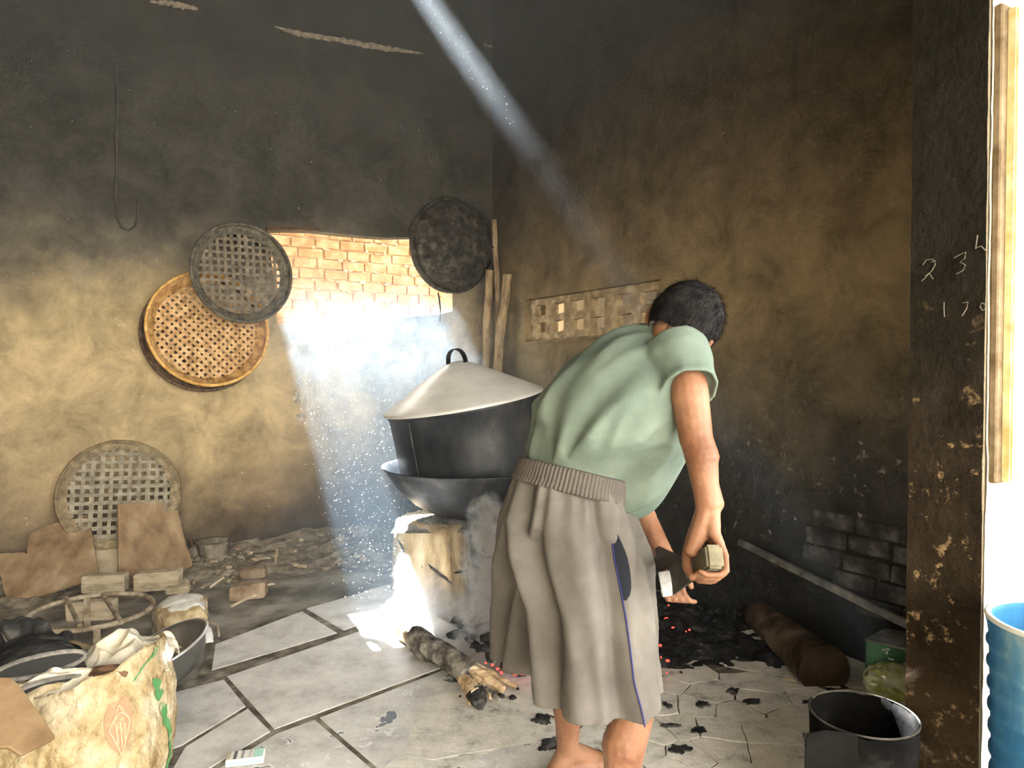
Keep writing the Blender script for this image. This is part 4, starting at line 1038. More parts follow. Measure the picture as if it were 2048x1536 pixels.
# black tin bucket with a scrap plate in front
M_TIN = mat('burnt black tin', [(.3, (.003,.003,.003)), (.6, (.006,.006,.006)), (.8, (.018,.017,.016))], 9, 8, .85, .3, 50)
tcn = G(1726, 1428, .30); tcn = Vector((tcn.x, tcn.y, 0)); 
tin = tag(empty('tin_bucket', tcn), 'soot-black tin bucket with a ragged burnt rim beside the doorway wall', 'bucket')
n = 56; rr_ = .142; rings = []
for r_, z in ((.128,.004),(.132,.08),(.138,.18),(.142,.285),(.1425,.30),(.139,.30),(.136,.26),(.128,.06),(.12,.015)):
    rings.append([tcn + Vector((math.cos(2*PI*j/n)*r_, math.sin(2*PI*j/n)*r_, z + (.012*noise.noise(Vector((math.cos(2*PI*j/n)*4, math.sin(2*PI*j/n)*4, 0))) if z > .29 else 0))) for j in range(n)])
V, F = loft(rings, True); mk('bucket_wall', V, F, M_TIN, parent=tin, smooth=True)
V, F = lathe([(.134,.10),(.08,.112),(.002,.118)], tcn, n=40, wob=.03); mk('ash_filling', V, F, M_SOOTSHADE, parent=tin)
V, F = tube([tcn + Vector((math.cos(2*PI*j/40)*.1415, math.sin(2*PI*j/40)*.1415, .302)) for j in range(41)], .003, 6); mk('rim', V, F, mat('worn tin rim', [(.3,(.03,.028,.025)),(.7,(.12,.115,.10))], 14, rough=.6, metal=.3), parent=tin)
pl = plane_of(G(1606,1690), G(1722,1690), P(1615,1466,1.86))
board('iron_plate', 'dark rusty iron plate standing on edge against the black tin bucket', [(1612,1470),(1650,1462),(1716,1470),(1722,1690),(1606,1690)], pl, .008, mat('dark iron plate', [(.3,(.004,.004,.004)),(.7,(.010,.010,.0095))], 8, rough=.85), cat='plate')
# blue plastic drum outside the doorway
M_BLUE = mat('worn blue plastic', [(.28, (.025,.10,.22)), (.5, (.035,.15,.31)), (.66, (.10,.24,.36)), (.8, (.30,.36,.34))], 4.5, 9, .5, .12, 40, stretch=(1,1,.5))
dr, dh = .172, .70
dc = Vector((1.285, 1.60, 0))
drum = tag(empty('plastic_drum', dc), 'worn blue ribbed plastic water drum standing outside by the bright wall', 'drum')
prof = [(.135,.0),(.150,.02)]
z = .03
for k in range(12):
    zz = .05 + k*.052; rb_ = .150 + .020*(zz/.7); prof += [(rb_, zz), (rb_+.006, zz+.008), (rb_+.006, zz+.014), (rb_, zz+.022)]
prof += [(.172,.675),(.176,.69),(.176,.70),(.166,.70),(.163,.68),(.150,.1),(.13,.04),(.002,.04)]
V, F = lathe(prof, dc, n=56); mk('drum_body', V, F, M_BLUE, parent=drum, smooth=True)
V, F = lathe([(.171+.007*math.cos(2*PI*k/8), .697+.007*math.sin(2*PI*k/8)) for k in range(8)], dc, n=56, closed=True); mk('rim', V, F, mat('pale worn plastic rim', [(.3,(.55,.60,.58)),(.7,(.75,.76,.70))], 12, rough=.5), parent=drum, smooth=True)
mw = flat('water', (.20,.32,.33), .05); V, F = lathe([(.002,.60),(.160,.60)], dc, n=40); mk('water', V, F, mw, parent=drum)
V, F = tube([dc + Vector((-.13,-.08,.70)), dc + Vector((-.05,-.12,.655)), dc + Vector((.03,-.14,.63))], .004, 6); mk('straw', V, F, M_STK, parent=drum)
# framed notice board on the outer face
def onF(px, py, off): return onplane(px, py, Nn + nF*off, nF)
nb = tag(empty('notice_board', onF(2010, 970, .02)), 'white notice board in a worn gold frame hung on the bright outer wall', 'sign')
z1, z0_ = 2.24, onF(1992, 966, .02).z
def Fq(s, z, off): return Nn + eF*s + nF*off + Vector((0,0,z))
sL = (onF(1990, 700, .02) - Nn).dot(eF)
M_GOLD = mat('worn gilt frame', [(.3,(.55,.42,.18)),(.6,(.80,.68,.40)),(.8,(.85,.78,.58))], 10, rough=.5, bump=.2)
V, F = box(Fq(sL+.40, (z0_+z1)/2, .016), eF*.40, nF*.010, Vector((0,0,(z1-z0_)/2))); V, F = bevel_mesh(V, F, .004); mk('backing', V, F, mat('brown frame back', [(.3,(.10,.07,.04)),(.7,(.26,.20,.13))], 8), parent=nb)
for (a0, a1, b0, b1) in ((.028,.062,z0_+.002,z1-.01),(.74,.775,z0_+.002,z1-.01)):
    V, F = box(Fq(sL+(a0+a1)/2, (b0+b1)/2, .036), eF*(a1-a0)/2, nF*.014, Vector((0,0,(b1-b0)/2))); V, F = bevel_mesh(V, F, .005, 2); mk('frame_rail', V, F, M_GOLD, parent=nb)
for b0, b1 in ((z0_+.002,z0_+.036),(z1-.046,z1-.01)):
    V, F = box(Fq(sL+.40, (b0+b1)/2, .036), eF*.34, nF*.013, Vector((0,0,(b1-b0)/2))); V, F = bevel_mesh(V, F, .005, 2); mk('frame_rail', V, F, M_GOLD, parent=nb)
V, F = box(Fq(sL+.40, (z0_+z1)/2, .028), eF*.345, nF*.003, Vector((0,0,(z1-z0_)/2-.03))); mk('panel', V, F, flat('white panel', (.88,.89,.90), .4), parent=nb)
M_INK = flat('blue ink', (.22,.36,.62), .6)
rg = random.Random(9)
for i in range(16):      # starts of the blue lines of writing, too slanted to read
    z = z1 - .10 - i*.042
    for (u, v, w, h_) in ((0,0,.004,.022),(.010,.007,.014,.005),(.010,-.006,.012,.005),(.026,.0,.004,.02)):
        if rg.random() < .25: continue
        V, F = box(Fq(sL+.072+u+rg.uniform(0,.006), z+v, .0314), eF*w/2, nF*.0005, Vector((0,0,h_/2))); mk('lettering', V, F, M_INK, parent=nb)
# ================================================================== PERSON
M_SKIN = mat('tanned skin', [(.3, (.14,.062,.034)), (.5, (.20,.098,.056)), (.7, (.25,.132,.080))], 7, 8, .5, .25, 60, spec=.25)
M_SKIN.node_tree.nodes['Principled BSDF'].inputs['Subsurface Weight'].default_value = .08
M_SKIN.node_tree.nodes['Principled BSDF'].inputs['Subsurface Radius'].default_value = (.02,.008,.005)
M_HAIR = mat('black hair', [(.3, (.006,.006,.007)), (.7, (.02,.019,.019))], 30, 5, .7, .3, spec=.05)
M_SHIRT = mat('faded green tee shirt', [(.3, (.098,.132,.112)), (.55, (.128,.166,.142)), (.75, (.158,.200,.172))], 5, 9, .95, .18, 220, spec=.12)
M_SHORT = mat('taupe grey shorts', [(.3, (.075,.068,.062)), (.55, (.102,.094,.086)), (.75, (.128,.119,.109))], 5, 9, .9, .15, 240, spec=.15)
M_BAND = mat('taupe waistband', [(.3, (.07,.06,.055)), (.7, (.10,.09,.082))], 8, 6, .9, .15, 160, spec=.15)
M_PIPE = flat('blue piping', (.02,.025,.11), .7)
M_POCK = flat('painted dark pocket slit', (.012,.014,.02), .9)
footL = Vector((.18, 2.19, 0)); footR = Vector((.25, 1.78, 0))
man = tag(empty('person', (.21, 1.98, 0)), 'person bending forward in a faded green tee and taupe shorts, gripping an iron scoop', 'person')
Fp = Vector((.883, .469, 0)); Rp = Vector((.469, -.883, 0))
hipR, hipL = Vector((.222,1.915,.86)), Vector((.135,2.07,.86))
kneeR, ankR = Vector((.325,1.82,.43)), Vector((.262,1.785,.085))
kneeL, ankL = Vector((.190,2.13,.43)), Vector((.172,2.185,.085))
pel = P(1150, 985, 1.99)
spine = [P(1150,1000,1.99), P(1165,925,1.97), P(1215,835,1.95), P(1285,765,1.93), P(1345,705,1.92)]
shR, shL = P(1372,722,1.80), P(1318,705,2.06)
elR, wrR = P(1391,872,1.735), P(1418,1006,1.69)
elL, wrL = P(1262,985,2.30), P(1338,1128,2.13)
hdC = P(1367, 648, 1.92)
rh = Vector((.74,-.40,-.54)).normalized(); fh = Vector((.45,.75,-.48)); fh = (fh - rh*fh.dot(rh)).normalized(); uh = rh.cross(fh).normalized()
B = []
# legs with calf and thigh volumes
for hip, knee, ank, sgn in ((hipR,kneeR,ankR,1),(hipL,kneeL,ankL,-1)):
    B.append(chain([hip, hip.lerp(knee,.5)+Fp*.01, knee], [.085,.072,.056]))
    sh_ = (ank - knee); calf = knee + sh_*.33 - Fp*.022
    B.append(chain([knee, calf, knee + sh_*.68 - Fp*.006, ank], [.054,.056,.042,.034]))
    B.append(chain([knee + Fp*.018, knee + sh_*.3 + Fp*.012, ank + Fp*.004], [.044,.036,.028]))
    heel = Vector((ank.x, ank.y, 0)) - Fp*.045 + Vector((0,0,.032)); ball = Vector((ank.x, ank.y, 0)) + Fp*.125 + Vector((0,0,.028))
    B.append(chain([ank, heel], [.036,.031])); B.append(chain([ank + Fp*.01, ball], [.038,.026]))
    B.append(chain([heel, ball - Rp*.018], [.030,.026])); B.append(chain([heel, ball + Rp*.022], [.029,.023]))
    for k in range(5):
        o = (k - 2)*.017*sgn; tl = (.058,.052,.047,.041,.034)[k] if sgn > 0 else (.058,.052,.047,.041,.034)[k]
        p0 = ball - Rp*o*1.0*(-1) - Fp*.01; r = .0125 if k == 0 else .0095
        B.append(chain([p0, p0 + Fp*tl*.6 + Vector((0,0,.002)), p0 + Fp*tl + Vector((0,0,-.011))], [r*1.2, r, r*.85], 10))
B.append(chain([hipR, spine[0], hipL], [.085,.095,.085])); B.append(chain(spine, [.095,.095,.11,.11,.055]))
B.append(chain([shR, spine[3].lerp(spine[4],.5), shL], [.045,.085,.05]))
# arms
B.append(chain([shR, shR.lerp(elR,.45)+Vector((-.004,-.008,0)), elR], [.050,.050,.043]))
B.append(chain([elR, elR.lerp(wrR,.3)+Vector((.004,-.004,0)), elR.lerp(wrR,.7), wrR], [.042,.043,.034,.028]))
B.append(chain([elR.lerp(wrR,.75)+Vector((.008,0,0)), wrR + Vector((.012,.004,0))], [.026,.026]))
B.append(chain([elR.lerp(wrR,.75)-Vector((.008,0,0)), wrR - Vector((.010,0,.004))], [.026,.024]))
B.append(chain([shL, shL.lerp(elL,.5), elL], [.055,.048,.040])); B.append(chain([elL, elL.lerp(wrL,.35), wrL], [.041,.041,.028]))
# neck and head
B.append(chain([spine[4] + Vector((-.01,0,-.02)), hdC - uh*.05 - fh*.025], [.062,.055]))
def ell(c, ax3, rad, n=20):
    rings = []
    for i in range(1, n):
        t = PI*i/n; rings.append([c + ax3[0]*rad[0]*math.sin(t)*math.cos(2*PI*j/24) + ax3[1]*rad[1]*math.sin(t)*math.sin(2*PI*j/24) + ax3[2]*rad[2]*math.cos(t) for j in range(24)])
    return loft(rings)
B.append(ell(hdC + uh*.012, (rh, fh, uh), (.080,.098,.092)))
B.append(ell(hdC - uh*.045 + fh*.030, (rh, fh, uh), (.064,.068,.070)))              # face / jaw
B.append(chain([hdC - uh*.095 + fh*.068, hdC - uh*.092 + fh*.040], [.026,.034]))     # chin
B.append(chain([hdC + fh*.094 + uh*.004, hdC + fh*.112 - uh*.030], [.010,.014]))     # nose
B.append(chain([hdC + fh*.088 - uh*.064 - rh*.018, hdC + fh*.092 - uh*.064, hdC + fh*.088 - uh*.064 + rh*.018], [.007,.009,.007]))   # lips
B.append(chain([hdC + fh*.090 + uh*.020 - rh*.048, hdC + fh*.096 + uh*.018, hdC + fh*.090 + uh*.020 + rh*.048], [.012,.012,.012]))   # brow
for s_ in (-1, 1):
    ec = hdC + rh*s_*.083 - uh*.022 - fh*.006
    B.append(chain([ec + uh*.026 - fh*.004, ec + uh*.012 - fh*.016 + rh*s_*.010, ec - uh*.012 - fh*.012 + rh*s_*.008, ec - uh*.030 + fh*.004], [.0075,.0085,.008,.0075], 10))
    B.append(chain([ec + uh*.02 + fh*.006, ec - uh*.02 + fh*.006], [.007,.007], 10))
# right hand: fist closed around the tool handle (handle axis hAx)
hB0, hB1 = P(1428,1114,1.61), P(1352,1160,1.92)
hAx = (hB1 - hB0).normalized()
hx_ = Vector((1,0,0)); hx_ = (hx_ - hAx*hx_.dot(hAx)).normalized(); hz_ = hx_.cross(hAx).normalized()
if hz_.z < 0: hz_ = -hz_
def hp(t, x, z): return hB0 + hAx*t + hx_*x + hz_*z
for k in range(4):
    t = .028 + k*.0228; r = (.0084,.0092,.0096,.0090)[k]; g = (.90,.98,1.0,.96)[k]
    kn = hp(t, .030*g, .034); B.append(chain([wrR + Vector((.006,.0,-.012)), hp(t, .016, .062), kn], [.023,.0165,.0125], 12))
    B.append(chain([kn, hp(t, .041*g, .008), hp(t, .038*g, -.026), hp(t, .016, -.041*g), hp(t, -.012, -.039*g), hp(t,-.026,-.028)], [.0122,r*1.08,r*1.05,r,r*.95,r*.82], 12))
B.append(chain([wrR - Vector((.004,0,.006)), hp(.05,-.016,.060), hp(.06,-.030,.030)], [.025,.022,.020], 12))      # heel of the palm / thenar
B.append(chain([wrR - Vector((.008,0,.006)), hp(.095,-.020,.055), hp(.10,-.034,.020), hp(.085,-.040,-.010), hp(.065,-.036,-.034)], [.022,.0165,.0135,.0125,.010], 12))   # thumb
# left hand: fingers under the far end of the scoop
lp = wrL + Vector((.010,-.012,-.030)); 
B.append(chain([wrL, lp], [.027,.026]))
for k in range(4):
    b0 = lp + Vector((-.022+.014*k, -.004*k, -.012)); b1 = b0 + Vector((-.012+.006*k,-.014,-.034)); b2 = b1 + Vector((.014,-.010,-.020)); b3 = b2 + Vector((.018,.004,-.004))
    B.append(chain([b0, b1, b2, b3], [.0105,.0098,.0088,.0075], 10))
B.append(chain([lp + Vector((.02,0,.012)), lp + Vector((.042,-.012,-.006)), lp + Vector((.05,-.016,-.03))], [.013,.0115,.0095], 10))
V, F = join(*B); V, F = remesh(V, F, .0040, 3, .5)
body = mk('body', V, F, M_SKIN, parent=man, smooth=True)
for s_ in (-1, 1):
    ec = hdC + fh*.089 + rh*s_*.030 + uh*.002
    V, F = ell(ec, (rh, fh, uh), (.0115,.006,.007), 10); mk('eye', V, F, flat('eye', (.05,.035,.03), .3), parent=body, smooth=True)
# hair: cap plus many short strands
rg = random.Random(17); parts = []
def hair_r(d):
    """radius scale of the cap in head direction d (unit, head axes)"""
    return 1 + .035*noise.noise(Vector(d)*3.0) + .02*noise.noise(Vector(d)*9)
def hpt(x, y, z, k=1.0):
    l_ = math.sqrt(x*x+y*y+z*z); x, y, z = x/l_, y/l_, z/l_
    return hdC + uh*.012 + (rh*x*.098 + fh*y*.112 + uh*z*.106)*hair_r((x,y,z))*k
def keep(x, y, z):      # hair region: top, back and sides, not the face
    lim = -.62 if y < -.2 else (-.15 if abs(x) > .6 and y < .25 else .18 + .25*max(0, y))
    return z > lim
n1, n2 = 40, 56; idx = {}; Vh, Fh = [], []
for i in range(n1 + 1):
    t = PI*i/n1
    for j in range(n2):
        a = 2*PI*j/n2; x, y, z = math.sin(t)*math.cos(a), math.sin(t)*math.sin(a), math.cos(t)
        k_ = 1.0 if keep(x, y, z) else .80
        idx[i, j] = len(Vh); Vh.append(hpt(x, y, z + 1e-6, k_))
for i in range(n1):
    for j in range(n2): Fh.append((idx[i,j], idx[i,(j+1)%n2], idx[i+1,(j+1)%n2], idx[i+1,j]))
parts.append((Vh, Fh))
for q in range(2600):
    x, y, z = rg.gauss(0,1), rg.gauss(0,1), rg.gauss(0,1); l_ = math.sqrt(x*x+y*y+z*z)+1e-6; x, y, z = x/l_, y/l_, z/l_
    if not keep(x, y, z): continue
    p0 = hpt(x, y, z, .985); nrm_ = (p0 - hdC).normalized()
    flow = (-uh*.9 + rh*x*.5 - fh*.25*(1 if y < 0 else -1)); flow = (flow - nrm_*flow.dot(nrm_)).normalized()
    sw = Vector((rg.uniform(-.3,.3), rg.uniform(-.3,.3), rg.uniform(-.3,.3)))
    L_ = rg.uniform(.016, .034); side_ = nrm_.cross(flow).normalized()*rg.uniform(.0007,.0014)
    p1 = p0 + (flow + sw*.5 + nrm_*.28)*L_*.5; p2 = p0 + (flow + sw + nrm_*.22)*L_
    parts.append(([p0-side_, p0+side_, p1+side_*.8, p1-side_*.8, p2], [(0,1,2,3),(3,2,4)]))
V, F = join(*parts); mk('hair', V, F, M_HAIR, parent=man, smooth=True)

# ---- shirt
Rt = Vector((.55,-.80,-.22)).normalized()
cen = [(1140,968,.148,.118),(1156,940,.166,.138),(1183,908,.190,.172),(1214,866,.198,.186),(1248,818,.202,.180),(1284,768,.198,.158),(1318,730,.178,.125),(1342,702,.125,.085),(1354,686,.078,.066),(1361,674,.066,.058)]
cps = [P(x, y, 1.985 - .008*i) for i, (x, y, _, _) in enumerate(cen)]
# resample
def cr_spline(pts, n):
    out = []
    for i in range(len(pts)-1):
        p0, p1, p2, p3 = pts[max(i-1,0)], pts[i], pts[i+1], pts[min(i+2,len(pts)-1)]
        for k in range(n):
            t = k/n; out.append(.5*((2*p1)+(-p0+p2)*t+(2*p0-5*p1+4*p2-p3)*t*t+(-p0+3*p1-3*p2+p3)*t**3))
    out.append(pts[-1]); return out
C_ = cr_spline(cps, 5); LB = cr_spline([Vector((a[2], a[3], 0)) for a in cen], 5)
NS = 96; rings = []
for i, c_ in enumerate(C_):
    T = (C_[min(i+1,len(C_)-1)] - C_[max(i-1,0)]).normalized(); lat = (Rt - T*Rt.dot(T)).normalized(); fr_ = T.cross(lat).normalized()
    f_ = i/(len(C_)-1); r = []
    for j in range(NS):
        t = 2*PI*j/NS; cx_, sy_ = math.cos(t), math.sin(t)
        l_, b_ = LB[i].x, LB[i].y
        e = .86; gx, gy = math.copysign(abs(cx_)**e, cx_), math.copysign(abs(sy_)**e, sy_)
        # back folds run lengthwise near the waist; slack belly in front
        low = max(0, 1 - f_*1.9)
        wk = max(0, min(1, (f_-.02)*4.5)); w = .024*low*wk*math.sin(t*13 + 2.2*noise.noise(Vector((cx_*2,sy_*2,f_*3)))+f_*5) * (.5+.8*noise.noise(Vector((cx_*2.2, sy_*2.2, 3)))**2+.35)
        w += wk*(.022*noise.noise(Vector((cx_*1.5, sy_*1.5, f_*2.6))) + .022*(.5-abs(noise.noise(Vector((cx_*2.4+f_*1.5, sy_*2.4, f_*2.2))))*1.6))
        # hollow between the shoulder blade and the arm, crease across the side
        w -= .018*math.exp(-((t-.05)/.35)**2)*math.exp(-((f_-.62)/.16)**2) if t < PI else .018*math.exp(-((t-2*PI-.05)/.35)**2)*math.exp(-((f_-.62)/.16)**2)*(-1)*(-1)
        w -= .012*math.exp(-((t+.65-2*PI-.25*f_)/.10)**2)*math.exp(-((f_-.22)/.10)**2)
        drop = Vector((0,0,0))
        if sy_ > 0: drop = Vector((0,0,-1))*(.045*sy_*sy_*math.exp(-((f_-.20)/.22)**2)) - T*(.03*sy_*low)
        r.append(c_ + lat*gx*(l_+w) + fr_*gy*(b_+w) + drop)
    rings.append(r)
# the hem is tucked in: keep the cloth inside the waistband below its top edge
_wc = P(1142, 960, 1.985); _fr = (Fp + Vector((0,0,-.27))).normalized(); _up = Rp.cross(_fr); _up = -_up if _up.z < 0 else _up
for r in rings:
    for j in range(NS):
        d = r[j] - _wc; u, v, h = d.dot(Rp), d.dot(_fr), d.dot(_up)
        q = math.sqrt((u/.160)**2 + (v/.130)**2); lim = 1 + max(0, h - .030)*7 + 2.4*max(0, v/.13 - .62)
        if q > lim and h < .14: r[j] = _wc + Rp*u*lim/q + _fr*v*lim/q + _up*h
base_c = rings[0]; c0_ = sum(base_c, Vector())/NS
rings = [[c0_.lerp(p, .80) - (C_[1]-C_[0]).normalized()*.03 for p in base_c], [c0_.lerp(p, .94) - (C_[1]-C_[0]).normalized()*.03 for p in base_c]] + rings
parts = [loft(rings)]
def sleeve(sh, el, r0, r1, L_, seed, fl_=Vector()):
    T = (el - sh).normalized(); T, a, b = frame(T, Rt); rr = []
    prof = [(-.05,r0*.9),(0,r0),(.3,r0*1.02),(.55,(r0+r1)/2),(.8,r1),(1.0,r1*1.02),(1.0,r1*.90),(.85,r1*.86),(.8,r1*.4)]
    for f_, r in prof:
        rr.append([sh + T*L_*f_ + fl_*f_ + (a*math.cos(2*PI*j/40) + b*math.sin(2*PI*j/40))*(r + .006*noise.noise(Vector((math.cos(2*PI*j/40)*2, math.sin(2*PI*j/40)*2, f_*2+seed)))) for j in range(40)])
    return loft(rr)
parts.append(sleeve(P(1352,704,1.86), P(1382,790,1.735), .086, .071, .150, 1))
parts.append(sleeve(shL + Vector((-.02,0,.01)), elL, .075, .072, .15, 2))
V, F = join(*parts); V, F = remesh(V, F, .0050, 3, .5)
shirt = mk('shirt', V, F, M_SHIRT, parent=man, smooth=True)
# neckline rib
nc = P(1361, 675, 1.915); T, a, b = frame(hdC - spine[4], rh)
V, F = tube([nc + (a*math.cos(2*PI*j/30)*.070 + b*math.sin(2*PI*j/30)*.066) for j in range(31)], .008, 8, cap=False); mk('neckband', V, F, M_SHIRT, parent=shirt, smooth=True)

# ---- shorts: two lofted legs sharing the pelvis, merged into one cloth
NB = 110
def ringp(c_, lat, fr_, l_, b_, f_, leg, amp):
    r = []
    for j in range(NB):
        t = 2*PI*j/NB; cx_, sy_ = math.cos(t), math.sin(t)
        g = .005*amp[0]*math.sin(t*26 + 3*noise.noise(Vector((cx_*2,sy_*2,leg)))) 
        w = g + amp[1]*(.024*math.sin(t*6 + 1.7*leg + 1.5*noise.noise(Vector((cx_,sy_,f_*1.2)))) + .016*math.sin(t*11 + leg*2 + f_*1.5 + 2*noise.noise(Vector((cx_*2,sy_*2,f_*2+4))))) + .012*noise.noise(Vector((cx_*1.6+leg*5, sy_*1.6, f_*2.5))) + .004*noise.noise(Vector((cx_*5, sy_*5, f_*9+leg)))
        r.append(c_ + lat*cx_*(l_+w) + fr_*sy_*(b_+w))
    return r
Fw = Vector((.86,.46,-.235)).normalized()
def leg_rings(leg, rows):
    out = []
    for (px, py, d, l_, b_, tl, g0, g1, f_) in rows:
        fr_ = (Fp + Vector((0,0,-tl))).normalized(); out.append((P(px, py, d), Rp, fr_, l_, b_, f_, leg, (g0, g1)))
    # resample between rows
    res = []
    n = 7
    for i in range(len(out)-1):
        A_, B_ = out[i], out[i+1]
        for k in range(n):
            t = k/n; s_ = t*t*(3-2*t)
            res.append(ringp(A_[0].lerp(B_[0], t), Rp, A_[2].lerp(B_[2], s_).normalized(), A_[3]+(B_[3]-A_[3])*t, A_[4]+(B_[4]-A_[4])*t, A_[5]+(B_[5]-A_[5])*t, leg, (A_[7][0]+(B_[7][0]-A_[7][0])*t, A_[7][1]+(B_[7][1]-A_[7][1])*t)))
    A_ = out[-1]; res.append(ringp(A_[0], Rp, A_[2], A_[3], A_[4], A_[5], leg, A_[7]))
    return res
rowsR = [(1142,960,1.985,.165,.135,.27,1.0,.2,0),(1142,985,1.985,.178,.150,.24,1.0,.5,.08),(1143,1050,1.975,.198,.176,.16,.3,.8,.25),(1160,1120,1.93,.180,.176,.08,0,.9,.45),(1180,1200,1.875,.155,.158,0,0,.8,.62),(1190,1310,1.845,.150,.152,0,0,.75,.82),(1203,1393,1.825,.152,.155,0,0,.7,1.0)]
rowsL = [(1142,960,1.985,.165,.135,.27,1.0,.2,0),(1142,985,1.985,.178,.150,.24,1.0,.5,.08),(1140,1050,1.99,.196,.176,.16,.3,.8,.25),(1110,1120,2.04,.175,.160,.08,0,.9,.45),(1090,1190,2.09,.148,.142,0,0,.8,.62),(1085,1258,2.11,.142,.138,0,0,.75,.82),(1083,1316,2.12,.142,.138,0,0,.7,1.0)]
rR, rL = leg_rings(0, rowsR), leg_rings(1, rowsL)
def hollow(rs):
    c = sum(rs[-1], Vector())/NB; c2 = sum(rs[-4], Vector())/NB; c3 = sum(rs[-9], Vector())/NB
    return rs + [[c.lerp(p, .93) for p in rs[-1]], [c2.lerp(p, .90) for p in rs[-4]], [c3.lerp(p, .85) for p in rs[-9]]]
V, F = join(loft(hollow(rR)), loft(hollow(rL))); V, F = remesh(V, F, .0050, 3, .5)
shorts = mk('shorts', V, F, M_SHORT, parent=man, smooth=True)
# elastic waistband with fine ribs
rings = []
wc_ = P(1142, 960, 1.985); frw = (Fp + Vector((0,0,-.27))).normalized(); upw = Rp.cross(frw); upw = -upw if upw.z < 0 else upw
NW = 540
for f_, dl in ((-.034,.012),(-.030,.021),(-.018,.017),(-.016,.0145),(-.004,.015),(-.002,.0125),(.012,.013),(.026,.011),(.031,.005),(.028,-.004),(-.03,-.004)):
    rings.append([wc_ + upw*f_ + (Rp*math.cos(2*PI*j/NW)*(.166+dl+.0022*math.sin(j*2*PI/NW*90)*(1 if dl > .005 else 0)) + frw*math.sin(2*PI*j/NW)*(.136+dl+.0022*math.sin(j*2*PI/NW*90)*(1 if dl > .005 else 0))) for j in range(NW)])
V, F = loft(rings, False); mk('waistband', V, F, M_BAND, parent=shorts, smooth=True)
# piping along the right side seam, and a dark patch painted as the shaded pocket slit
seam = [rr_[0] + Rp*.0035 for rr_ in rR[7:]]
V, F = tube(seam, .0019, 6); mk('piping', V, F, M_PIPE, parent=shorts, smooth=True)
def pk_pt(k, j, off=.004):
    r = rR[k]; return r[j % NB] + (r[j % NB] - sum(r, Vector())/NB).normalized()*off
rows = []
for k, w in zip(range(11, 26), (.1,.5,.9,1.2,1.5,1.8,2.0,2.1,2.2,2.2,2.1,2.0,1.8,1.4,.5)):
    r = rR[k]; cc = sum(r, Vector())/NB
    def at(jf):
        j0 = int(math.floor(jf)); f_ = jf - j0; p = r[j0 % NB].lerp(r[(j0+1) % NB], f_); return p + (p-cc).normalized()*.004
    rows.append([at(.15), at(.15 + w*.55), at(.15 + w*1.1)])
V, F = loft(rows, False, closed=False); mk('pocket', V, F, M_POCK, parent=shorts, smooth=True)

# ---- the tool: iron scoop with a square wooden grip
M_GRIP = mat('worn wooden grip', [(.3,(.08,.072,.05)),(.6,(.15,.135,.095)),(.8,(.21,.19,.14))], 14, 7, .8, .3, 50)
M_SCOOP = mat('dark iron scoop', [(.3,(.03,.029,.026)),(.6,(.06,.057,.052)),(.8,(.11,.105,.095))], 10, 8, .5, .2, 50, metal=.5)
M_BRT = mat('steel lip painted sun-bright', [(.3,(.16,.165,.17)),(.7,(.36,.365,.38))], 24, 7, .5, .4)  # paler colour stands in for sunlight on the lip
sc = tag(empty('hand_scoop', hp(.12,0,-.03)), 'square-gripped iron scoop with a lip coloured sun-bright held in the fist', 'tool')
V, F = box(hp(.085,0,0), hx_*.020, hAx*.095, hz_*.027); V, F = bevel_mesh(V, F, .006, 2); mk('grip', V, F, M_GRIP, parent=sc)
q = [P(1396,1086,1.78), P(1404,1150,1.78), P(1344,1192,1.86), P(1332,1132,1.86)]
nq = (q[1]-q[0]).cross(q[2]-q[0]).normalized(); nq = nq if nq.y > 0 else -nq
V, F = prism(q, nq*.012); V, F = bevel_mesh(V, F, .003); mk('blade', V, F, M_SCOOP, parent=sc)
q2 = [P(1345,1140,1.855), P(1346,1192,1.855), P(1326,1195,1.85), P(1317,1145,1.85)]
nq2 = (q2[1]-q2[0]).cross(q2[2]-q2[0]).normalized(); nq2 = nq2 if nq2.y > 0 else -nq2
V, F = prism(q2, nq2*.006); V, F = bevel_mesh(V, F, .002); mk('lip', V, F, M_BRT, parent=sc)
q3 = [P(1314,1094,2.0), P(1360,1112,1.9), P(1392,1096,1.8), P(1340,1130,1.88), P(1318,1145,1.86)]
q3 = [P(1310,1097,2.02), P(1318,1092,2.02), P(1362,1112,1.90), P(1396,1088,1.79), P(1334,1134,1.87), P(1316,1144,1.87)]
nq3 = Vector((0,.1,-1)).normalized(); V, F = prism(q3, nq3*.006); mk('scoop_back', V, F, M_SCOOP, parent=sc)
# ================================================================== HAZE, SMOKE, DUST
def volmat(name, color, density_fn, aniso=.25, rate=1.0):
    m = bpy.data.materials.new(name); m.use_nodes = True; nt = m.node_tree; N = nt.nodes; L = nt.links
    for n in list(N): N.remove(n)
    out = N.new('ShaderNodeOutputMaterial'); sc_ = N.new('ShaderNodeVolumeScatter'); sc_.inputs['Color'].default_value = (*color, 1); sc_.inputs['Anisotropy'].default_value = aniso
    L.new(sc_.outputs[0], out.inputs['Volume'])
    d = density_fn(nt)
    if isinstance(d, (int, float)): sc_.inputs['Density'].default_value = d
    else: L.new(d, sc_.inputs['Density'])
    m.cycles.volume_step_rate = rate
    return m
def mth(nt, op, *a, clamp=False):
    n = nt.nodes.new('ShaderNodeMath'); n.operation = op; n.use_clamp = clamp
    for i, x in enumerate(a):
        if isinstance(x, (int, float)): n.inputs[i].default_value = x
        else: nt.links.new(x, n.inputs[i])
    return n.outputs[0]
